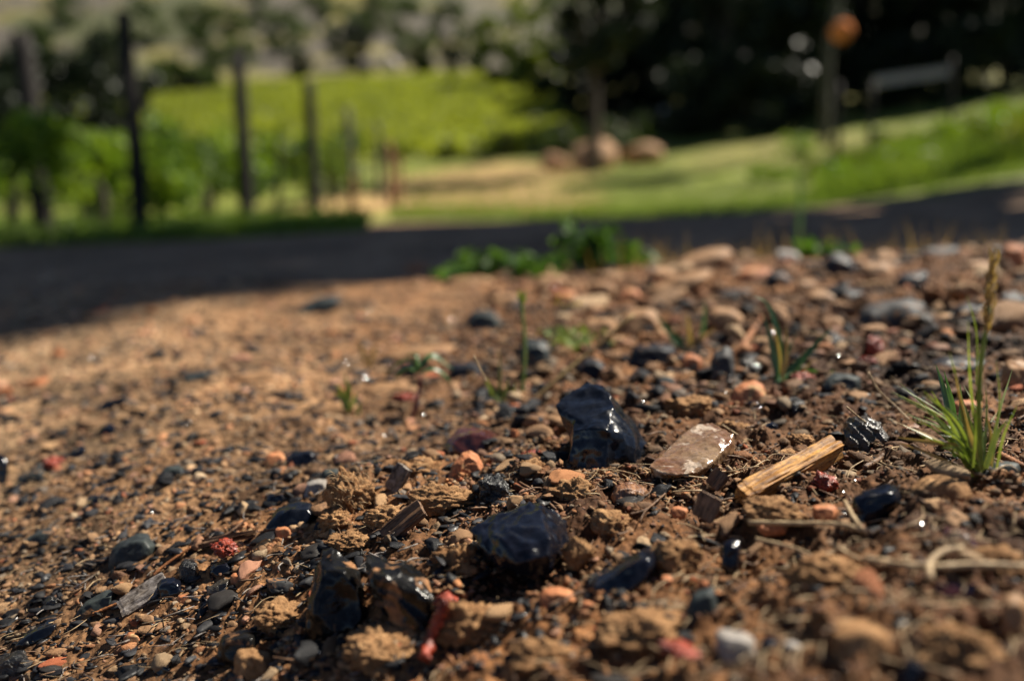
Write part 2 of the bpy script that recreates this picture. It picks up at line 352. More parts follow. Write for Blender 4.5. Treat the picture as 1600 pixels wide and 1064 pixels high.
# ---------------------------------------------------------------- ground sheet
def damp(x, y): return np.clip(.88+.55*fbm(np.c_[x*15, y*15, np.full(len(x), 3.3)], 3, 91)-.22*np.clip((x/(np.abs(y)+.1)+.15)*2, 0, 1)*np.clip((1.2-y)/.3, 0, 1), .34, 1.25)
def lerp(a, b, t): return a+(b-a)*np.clip(t, 0, 1)[:, None]
def ground():
    ys = np.concatenate([np.linspace(-2.5, .16, 50), .16*np.exp(np.linspace(0, math.log(2.6/.16), 760))[1:],
                         2.6*np.exp(np.linspace(0, math.log(260/2.6), 170))[1:]])
    u = np.linspace(-1, 1, 840); us = u*.95+np.sign(u)*np.clip(np.abs(u)-.8, 0, 1)**2*45
    w = .10+np.sqrt(ys*ys+.01)
    X = (us[None, :]*w[:, None]).ravel(); Y = np.repeat(ys, len(us))
    Z = ground_z(X, Y)
    P3 = np.c_[X, Y, np.zeros(len(X))]
    nb = fbm(P3*.8, 3, 70); nn = fbm(P3*9, 3, 71); nf = fbm(P3*.05, 4, 72); n2 = fbm(P3*.16, 3, 73)
    soil = np.array([.26, .130, .055]); path = np.array([.38, .26, .165]); lawn = np.array([.19, .24, .04]); tan = np.array([.50, .36, .17])
    dry = np.array([.30, .29, .09]); hill = np.array([.135, .13, .115]); scrub = np.array([.10, .12, .06]); under = np.array([.09, .12, .03])
    c = np.tile(soil, (len(X), 1))
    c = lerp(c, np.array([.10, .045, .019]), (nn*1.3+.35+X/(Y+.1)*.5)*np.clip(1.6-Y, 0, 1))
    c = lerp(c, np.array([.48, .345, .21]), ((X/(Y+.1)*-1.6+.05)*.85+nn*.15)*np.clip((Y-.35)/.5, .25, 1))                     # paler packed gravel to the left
    c = lerp(c, path, (Y-1.9)/.5)
    le = 7.2+nb*.5-np.clip(X, -4, 4)*.15
    c = lerp(c, under, (Y-np.where(X < -1.6, 5.0, le)+.3)/.5)
    c = lerp(c, lawn, (Y-le)/.7)
    for px, py, D, rx, ry in ((690, 300, 13, 2.6, 4.2), (770, 262, 20, 2.6, 5.5), (840, 316, 11, 1.0, 1.6)):
        q = pt(px, py, D); e = ((X-q[0])/rx)**2+((Y-q[1])/ry)**2+nb*.3
        c = lerp(c, tan, (1.15-e)*1.6)
    q = pt(1230, 205, 19); e = ((X-q[0])/3.)**2+((Y-q[1])/5)**2+nb*.3; c = lerp(c, dry, (1.1-e)*1.2)
    c = lerp(c, lawn*.8+tan*.2, (Y-34)/6)
    h = np.clip((Y-84)/8, 0, 1); hc = lerp(np.tile(hill, (len(X), 1)), dry*.9, (n2*2.2-.35)); hc = lerp(hc, scrub, (nf*2.4-.1+nb*.3))
    c = c*(1-h)[:, None]+hc*h[:, None]
    pt_ = fbm(P3*3.5, 4, 75); c = c*np.clip(1+.38*pt_*np.clip((Y-1.5)/2, 0, 1)+.25*nb*np.clip((Y-6)/4, 0, 1), .35, 1.7)[:, None]
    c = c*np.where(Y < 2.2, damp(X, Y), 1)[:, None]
    rows, cols = len(ys), len(us); i = np.arange(rows*cols).reshape(rows, cols)
    F = np.stack([i[:-1, :-1], i[:-1, 1:], i[1:, 1:], i[1:, :-1]], -1).reshape(-1, 4)
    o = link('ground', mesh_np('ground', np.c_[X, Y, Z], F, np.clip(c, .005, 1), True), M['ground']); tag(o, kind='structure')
ground()

# ---------------------------------------------------------------- grit and crumbs (beyond counting)
TPL = {s: [rock_verts(s, 100+k, 11, (.32, .8), .18, 1.7, .10) for k in range(10)] for s in (1, 2)}
def scatter(name, label, xy, size, colors, sub, mat, sink=.35, flat=(.5, .9), elong=(1., 1.9)):
    colors = colors*(damp(xy[:, 0], xy[:, 1])**.8)[:, None]
    n = len(xy); z = ground_z(xy[:, 0], xy[:, 1]); tv = TPL[sub]; nv = len(tv[0][0]); F0 = tv[0][1]
    yaw = RNG.uniform(0, 2*np.pi, n); tx = RNG.normal(0, .35, n); fl = RNG.uniform(*flat, n); el = RNG.uniform(*elong, n)
    V = np.zeros((n, nv, 3)); k = RNG.integers(0, len(tv), n)
    T = np.array([t[0] for t in tv])[k]
    T = T*np.c_[size*el, size, size*fl][:, None, :]
    c_, s_ = np.cos(tx)[:, None], np.sin(tx)[:, None]
    y1 = T[:, :, 1]*c_-T[:, :, 2]*s_; z1 = T[:, :, 1]*s_+T[:, :, 2]*c_
    c_, s_ = np.cos(yaw)[:, None], np.sin(yaw)[:, None]
    V[:, :, 0] = T[:, :, 0]*c_-y1*s_+xy[:, 0:1]; V[:, :, 1] = T[:, :, 0]*s_+y1*c_+xy[:, 1:2]
    V[:, :, 2] = z1+(z+size*fl*(1-2*sink)*.6)[:, None]
    F = (F0[None]+(np.arange(n)*nv)[:, None, None]).reshape(-1, 3)
    o = link(name, mesh_np(name, V.reshape(-1, 3), F, np.repeat(colors, nv, 0), False), M[mat])
    return tag(o, label, 'gravel', kind='stuff')
def wedge(n, y0, y1, umax=.82, bias=1.0):
    y = y0*(y1/y0)**(RNG.random(n)**bias); u = RNG.uniform(-umax, umax, n)
    return np.c_[u*(y+.08), y]
PAL = np.array([1.0, .975, .92])*np.array([[.42, .25, .13], [.36, .20, .10], [.46, .31, .18], [.47, .22, .10], [.44, .24, .16], [.30, .24, .18], [.52, .40, .27], [.26, .13, .07], [.38, .12, .05], [.20, .17, .15]])
PW = np.array([.22, .16, .14, .12, .09, .07, .05, .08, .03, .04])
def pal(n, dark=0., xy=None):
    c = PAL[RNG.choice(len(PAL), n, p=PW/PW.sum())]*RNG.uniform(.75, 1.15, (n, 1))
    if xy is not None:
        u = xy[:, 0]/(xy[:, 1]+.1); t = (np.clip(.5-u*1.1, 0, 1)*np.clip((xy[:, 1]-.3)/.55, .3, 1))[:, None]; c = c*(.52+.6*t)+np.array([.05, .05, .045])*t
    d = RNG.random(n) < dark; c[d] = np.array([.022, .024, .03])*RNG.uniform(.5, 1.6, (d.sum(), 1))
    return c
# fine crumbs
n = 26000; xy = wedge(n, .27, 1.3, .8); sz = (.0006+.0019*RNG.random(n)**3)*(.55+.75*xy[:, 1]/.6)
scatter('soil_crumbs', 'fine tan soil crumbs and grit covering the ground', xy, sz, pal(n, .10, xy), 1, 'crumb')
n = 9000; xy = wedge(n, .28, 2.2, .8); sz = (.0014+.0036*RNG.random(n)**3)*(.6+.6*xy[:, 1]); u = xy[:, 0]/(xy[:, 1]+.1)
keep = RNG.random(n) < np.clip(.75-u*.6, .35, 1); xy, sz = xy[keep], sz[keep]
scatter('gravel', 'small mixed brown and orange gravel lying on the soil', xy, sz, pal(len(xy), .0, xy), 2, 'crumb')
n = 3800; xy = wedge(n, .45, 2.2, .8); sz = (.0024+.0065*RNG.random(n)**3)*(.65+.45*xy[:, 1])
scatter('gravel', 'coarser tan and orange gravel bedded in the soil', xy, sz, pal(n, .06, xy), 2, 'crumb', sink=.45)
n = 3800; xy = wedge(n, .35, 1.3, .8); xy[:, 0] = RNG.uniform(-.8, .05, n)*(xy[:, 1]+.08); sz = (.0018+.005*RNG.random(n)**3)*(.6+.6*xy[:, 1])
scatter('wet_dark_grit', 'dark stone grit strewn over the pale gravel at the left', xy, sz, np.array([.018, .019, .022])*RNG.uniform(.5, 2.5, (n, 1)), 2, 'crumb_wet', flat=(.3, .7), elong=(1.2, 2.8))
n = 4600; xy = wedge(n, .28, 1.6, .8); sz = (.0013+.0032*RNG.random(n)**2.5)*(.6+.6*xy[:, 1])
scatter('wet_dark_grit', 'small glossy black stone grit among the gravel', xy, sz, np.array([.009, .0095, .012])*RNG.uniform(.5, 1.8, (n, 1)), 2, 'crumb_wet', flat=(.3, .7), elong=(1.1, 2.6))

n = 1600; xy = wedge(n, 1.9, 6., .85); sz = .004+.012*RNG.random(n)**2.5
scatter('gravel', 'stones and gravel lying on the shaded track', xy, sz, pal(n, .15, xy)*1.05, 2, 'crumb', sink=.4)
n = 2600; xy = wedge(n, .62, 1.7, .8); xy[:, 0] = RNG.uniform(-.05, .75, n)*(xy[:, 1]+.08); sz = (.0035+.009*RNG.random(n)**3)*(.7+.3*xy[:, 1])
scatter('gravel', 'rough brown and dark gravel heaped on the ridge at the right', xy, sz, pal(n, .3)*.72, 2, 'crumb', sink=.35)
HB = [(890,742),(940,752),(1005,742),(870,700),(1015,758),(1060,765),(1120,738),(1145,710),(735,852),(760,890),(830,905),(880,885),(480,990),(520,1010),(580,1000),(620,990),(690,960),(910,925),(960,950),(1020,890),(1160,795),(1230,760),(1300,720),(1325,712),(1385,705),(700,715),(790,712),(720,758),(1140,645),(1200,640),(1545,755),(800,800)]
Q_ = []
for px, py in HB:
    q = pt(px, py, hit(px, py)); Q_.append(np.c_[q[0]+RNG.normal(0, .010, 150), q[1]+RNG.normal(0, .010, 150)])
xy = np.concatenate(Q_); n = len(xy)
scatter('soil_crumbs', 'loose soil crumbs banked against the larger stones', xy, .0008+.0028*RNG.random(n)**3, pal(n, .05), 1, 'crumb', sink=.1)
# ---------------------------------------------------------------- hull based stones
def base_frame(px, py, D=None):
    D = D or hit(px, py); return D, pt(px, py, D)
def remeshed(V, name, voxel, smooth=3, fac=.5):
    bm = bmesh.new()
    for P in V:
        vs = [bm.verts.new(p) for p in P]; r = bmesh.ops.convex_hull(bm, input=vs)
        bad = [g for g in r['geom_interior'] if isinstance(g, bmesh.types.BMVert)]
        if bad: bmesh.ops.delete(bm, geom=bad, context='VERTS')
    me = bpy.data.meshes.new(name+'_src'); bm.to_mesh(me); bm.free()
    o = bpy.data.objects.new('tmp', me); C.objects.link(o)
    rm = o.modifiers.new('r', 'REMESH'); rm.mode = 'VOXEL'; rm.voxel_size = voxel
    sm = o.modifiers.new('s', 'SMOOTH'); sm.factor = fac; sm.iterations = smooth
    dg = bpy.context.evaluated_depsgraph_get(); ev = o.evaluated_get(dg); m2 = bpy.data.meshes.new_from_object(ev)
    n = len(m2.vertices); Vv = np.zeros(n*3); m2.vertices.foreach_get('co', Vv); Nn = np.zeros(n*3); m2.vertices.foreach_get('normal', Nn)
    fs = np.array([list(p.vertices) for p in m2.polygons if len(p.vertices) == 4])
    bpy.data.objects.remove(o); bpy.data.meshes.remove(me); bpy.data.meshes.remove(m2)
    return Vv.reshape(-1, 3), Nn.reshape(-1, 3), fs
def stone(name, label, cat, outline, T, mat, D=None, extra=(), res=34, smooth=3, ns=((60, .0012), (220, .0004)), ridge=None, bury=.35, hulls=None, parent=None, front=.5, seed=None):
    """outline: photo pixels round the visible stone; T: depth front to back in metres; extra: (px,py,d) added points, d = metres further away"""
    ys = [p[1] for p in outline]; y0, y1 = min(ys), max(ys); cx = sum(p[0] for p in outline)/len(outline); cy = (y0+y1)/2
    D = hit(cx, y1-.12*(y1-y0))
    sets = []
    for ol, ex, TT in ([(outline, extra, T)] if hulls is None else hulls):
        P = []
        for (px, py) in ol:
            v = (py-y0)/max(1, y1-y0); d = D+TT*(.75-.75*v); P.append(pt(px, py, d))
            P.append(pt(cx+(px-cx)*.72, cy+(py-cy)*.62+(y1-y0)*.05, D-TT*front*(.35+.3*v) + TT*.3))
            q = pt(cx+(px-cx)*.8, py, D+TT*.9); q[2] -= .15*TT; P.append(q)
            if v > .75: q = P[-3].copy(); q[2] -= bury*.6*TT; P.append(q)
        for (px, py, d) in ex: P.append(pt(px, py, D+d))
        sets.append(P)
    allp = np.array(sum(sets, [])); size = np.ptp(allp, axis=0).max()
    V, Nn, F = remeshed(sets, name, size/res, smooth)
    s0 = (seed if seed is not None else int(abs(outline[0][0]*7+outline[0][1]*3))) % 997
    for k, (sc, am) in enumerate(ns): V = V+Nn*(fbm(V*sc+s0, 3, s0+k)*am)[:, None]
    if mat.startswith('obsidian'):
        k_ = min(1, size/.06); V = V-Nn*(np.abs(fbm(V*(42/max(k_, .35))+s0, 2, s0+9, .4))*.0026*k_)[:, None]
    if ridge:                                          # flake scars: (dir xyz, wavelength, amplitude)
        dv, wl, am = ridge; dv = np.array(dv, float); dv /= np.linalg.norm(dv)
        ph = V@dv/wl+fbm(V*45+s0, 2, s0)*.9; t = ph-np.floor(ph)
        V = V+Nn*((np.abs(t-.35)*2-.5)*am)[:, None]
    base = pt(cx, y1, D)
    o = link(name, mesh_np(name, V-base, F, None, True), M[mat], parent, base)
    if parent is None: tag(o, label, cat)
    return o
HOLD = []
# main stones -----------------------------------------------------------
Dm = .555
body = [(893,668),(915,600),(950,603),(985,650),(1003,672),(1015,692),(1015,722),(1008,738),(950,744),(893,740),(884,720)]
hook = [(866,632),(880,618),(915,592),(940,598),(950,640),(900,672),(874,648)]
stone('angular_black_stone', 'tallest glossy black angular stone with a hooked left edge and blue sky sheen', 'stone', body+hook, .05, 'obsidian', D=Dm, res=70, smooth=2,
      hulls=[([], [(887,728,-.006),(893,672,-.004),(925,668,-.012),(950,672,-.014),(975,690,-.008),(1000,684,.002),(1015,694,.026),(1015,722,.006),(1006,744,-.006),(950,756,-.017),(893,752,-.010),
                   (910,598,.045),(945,600,.040),(960,628,.012),(985,650,.040),(1005,674,.036),(1010,740,.04),(900,750,.045),(890,640,.03),(1008,700,.035)], .05),
             ([], [(866,632,.026),(872,646,.020),(880,618,.034),(915,592,.046),(945,600,.036),(960,628,.018),(905,672,.0),(925,668,-.010),(950,660,.0),(892,690,.012),(900,640,.05)], .05)],
      ns=((38, .0024), (110, .0006)), ridge=None)
stone('pale_wet_stone', 'pale brown wet translucent stone slab beside the tallest black stone', 'stone', [(1012,728),(1040,698),(1060,682),(1085,662),(1110,658),(1128,668),(1143,674),(1147,695),(1138,712),(1112,728),(1080,752),(1050,760),(1020,756)], .05, 'quartz',
      D=.55, res=60, smooth=2, hulls=[([], [(1012,728,.0),(1040,698,.022),(1062,680,.035),(1088,661,.048),(1112,658,.048),(1128,666,.042),(1145,678,.03),(1142,692,.02),(1112,722,-.004),(1092,738,-.012),(1060,742,-.014),(1030,738,-.008),
              (1016,752,.006),(1045,760,-.002),(1085,754,.0),(1125,728,.014),(1147,704,.026),(1110,700,.05),(1040,740,.03)], .04)],
      ns=((50, .0014), (160, .0005), (500, .0003)))
stone('black_faceted_stone', 'glossy black stone in front of the dug soil, its rippled face reflecting blue sky', 'stone',
      [(733,828),(770,800),(800,785),(835,778),(868,790),(885,810),(891,832),(885,860),(862,888),(825,898),(785,885),(752,858)], .045, 'obsidian_clean', D=.52, res=70, smooth=2,
      hulls=[([], [(733,828,.014),(765,803,.022),(800,787,.028),(835,777,.026),(852,779,.024),(870,792,.026),(888,815,.024),(892,838,.018),(884,862,-.002),(862,895,-.016),(815,905,-.020),(775,890,-.012),(750,856,-.002),
                   (846,800,.004),(860,838,-.020),(815,848,-.018),(770,838,-.004),(858,868,-.027),(812,880,-.027),(820,830,.05),(860,870,.04),(780,880,.03)], .04)],
      ns=((40, .0016), (130, .0005)), ridge=((.85, .1, .45), .009, .0009))
stone('mud_streaked_stone', 'upright black stone at the front with brown mud streaks down its dark face', 'stone',
      [(478,985),(476,935),(488,885),(503,858),(518,851),(542,862),(562,885),(574,915),(580,960),(565,1000),(520,1005)], .035, 'obsidian_mud', D=.475, res=64, smooth=3,
      ns=((45, .0018), (150, .0006)), ridge=((.9, .1, .2), .012, .0008))
stone('split_black_stone', 'black stone with a muddy cleft, leaning right behind the upright mud streaked stone', 'stone',
      [(565,862),(590,866),(625,876),(658,895),(684,925),(690,955),(675,985),(655,1010),(625,995),(600,960),(580,920)], .04, 'obsidian_mud', D=.487, res=64, smooth=2,
      ns=((45, .002), (150, .0007)), ridge=((.5, .2, .8), .015, .0018))
stone('wedge_black_stone', 'black wedge shaped stone with a bright glint, right of the rippled black stone', 'stone',
      [(908,918),(940,895),(975,872),(1005,853),(1026,852),(1030,870),(1018,898),(990,925),(960,948),(930,940)], .03, 'obsidian_clean', D=.455, res=50, ns=((45, .0014), (150, .0004)))
stone('maroon_stone', 'flat wet maroon stone left of the tallest black stone', 'stone',
      [(694,692),(712,672),(735,664),(762,670),(784,684),(790,706),(765,716),(725,716),(700,708)], .045, 'maroon', res=48, ns=((50, .0013), (160, .0004)))
stone('pyramid_stone', 'small orange pink pyramid shaped stone on the dug soil', 'stone',
      [(699,748),(708,722),(722,706),(735,702),(750,712),(758,735),(756,752),(725,755)], .025, 'orange', D=.56, res=44, smooth=2, ns=((70, .001), (250, .0005), (600, .0003)))
stone('rounded_orange_stone', 'rounded orange tan stone behind the pale wet slab', 'stone',
      [(1140,628),(1146,606),(1160,597),(1180,593),(1193,600),(1200,622),(1192,640),(1168,643),(1150,638)], .03, 'orange', res=44, smooth=4, ns=((60, .001), (250, .0003)))
stone('clinker_lump', 'knobbly wet black clinker lump behind the rippled black stone', 'stone',
      [(746,752),(756,742),(775,744),(792,758),(806,772),(808,790),(790,797),(765,790),(750,775)], .02, 'clinker', D=.56, res=44, smooth=1, ns=((130, .0025), (350, .0012)))
stone('banded_brown_stone', 'red brown banded rounded stone in front of the pale slab', 'stone',
      [(955,772),(962,758),(980,752),(1002,757),(1018,770),(1020,787),(1005,797),(975,795),(960,786)], .022, 'brownstripe', D=.53, res=44, smooth=3, ns=((60, .001), (260, .0007)))
stone('striated_stone', 'dark striated rock at the upper end of the yellow wood', 'stone',
      [(1318,690),(1322,660),(1335,648),(1355,647),(1376,658),(1390,682),(1382,703),(1352,712),(1330,706)], .035, 'striated', D=.56, res=54, smooth=1, ns=((60, .002), (200, .0008)), ridge=((.75, 0, .65), .006, .0014))
# wood piece
def bar(name, label, cat, a, b, w, h, mat, up=(0, 0, 1), rag=.0012, n=60):
    a = Vector(a); b = Vector(b); L = (b-a).length; X = (b-a).normalized(); Yv = Vector(up).cross(X).normalized(); Zv = X.cross(Yv)
    prof = []
    m = 9
    for (c0, c1) in (((-1, -1), (1, -1)), ((1, -1), (1, 1)), ((1, 1), (-1, 1)), ((-1, 1), (-1, -1))):
        for k in range(m): t = k/m; prof.append((c0[0]+(c1[0]-c0[0])*t, c0[1]+(c1[1]-c0[1])*t))
    prof = np.array(prof); k = len(prof); V = []; r = random.Random(hash(name) % 991 if False else len(name)*37)
    pn = fbm(np.c_[prof*3, np.full(k, 1.7)], 3, 4)
    endr = (vnoise(np.c_[prof*2.5, np.full(k, 9.)], 8)*.03, vnoise(np.c_[prof*2.5, np.full(k, 19.)], 8)*.02)
    for i in range(n+1):
        t = i/n; tt = t + endr[0]*(1-t) + endr[1]*t
        pos = np.c_[tt*L, prof[:, 0]*w/2, prof[:, 1]*h/2]
        q = np.c_[pos[:, 0]*40, prof*2.2]
        d = fbm(q, 3, 5)*rag+pn*rag*.9
        taper = 1-.08*math.sin(t*7)*.3-(.12 if t < .06 else 0)
        pos[:, 1:] *= taper; pos[:, 1] += prof[:, 0]*d; pos[:, 2] += prof[:, 1]*d
        V.append(pos)
    V = np.concatenate(V); F = []
    for i in range(n):
        for j in range(k): F.append((i*k+j, i*k+(j+1) % k, (i+1)*k+(j+1) % k, (i+1)*k+j))
    c0 = len(V); V = np.r_[V, [V[:k].mean(0)+[.001, 0, 0]], [V[n*k:].mean(0)-[.001, 0, 0]]]
    for j in range(k):
        F.append((c0, (j+1) % k, j, j)); F.append((c0+1, n*k+j, n*k+(j+1) % k, n*k+(j+1) % k))
    quads = [f for f in F if f[2] != f[3]]; tris = [f[:3] for f in F if f[2] == f[3]]
    me = bpy.data.meshes.new(name); me.from_pydata([tuple(v) for v in V], [], quads+tris); me.update()
    for p in me.polygons: p.use_smooth = False
    o = link(name, me, M[mat]); Mx = Matrix((X, Yv, Zv)).transposed().to_4x4(); Mx.translation = a; o.matrix_world = Mx
    return tag(o, label, cat)
_d = hit(1158, 790); a = pt(1158, 777, _d); b = pt(1306, 697, _d+.045)
bar('wood_piece', 'golden yellow split piece of wood lying slanted on the soil', 'wood', a, b, .0115, .0095, 'wood', up=(-.25, -.45, .85), rag=.0010)

# ---------------------------------------------------------------- medium stones, each read off the photo
def gstone(cx, cy, w, h, mat, label, name='stone', D=None, T=None, smooth=3, ns=((60, .0011), (220, .0004)), tilt=0, seed=None):
    s = seed if seed is not None else int(cx*3+cy); r = random.Random(s); k = 9; ol = []
    for i in range(k):
        a = 2*math.pi*i/k+r.uniform(-.2, .2); q = r.uniform(.86, 1.06)
        ex = abs(math.cos(a))**.8*(1 if math.cos(a) > 0 else -1)*w/2*q; ey = abs(math.sin(a))**.8*(1 if math.sin(a) > 0 else -1)*h/2*q
        ol.append((cx+ex, cy+ey+tilt*ex))
    DD = D or hit(cx, cy+h*.35); W = w/FPX*DD
    sc = DD/.55
    return stone(name, label, 'stone', ol, T or W*.75, mat, D=DD, res=26, smooth=smooth, ns=tuple((a_/sc, b_*sc*min(1, W/.025)) for a_, b_ in ns), seed=s)
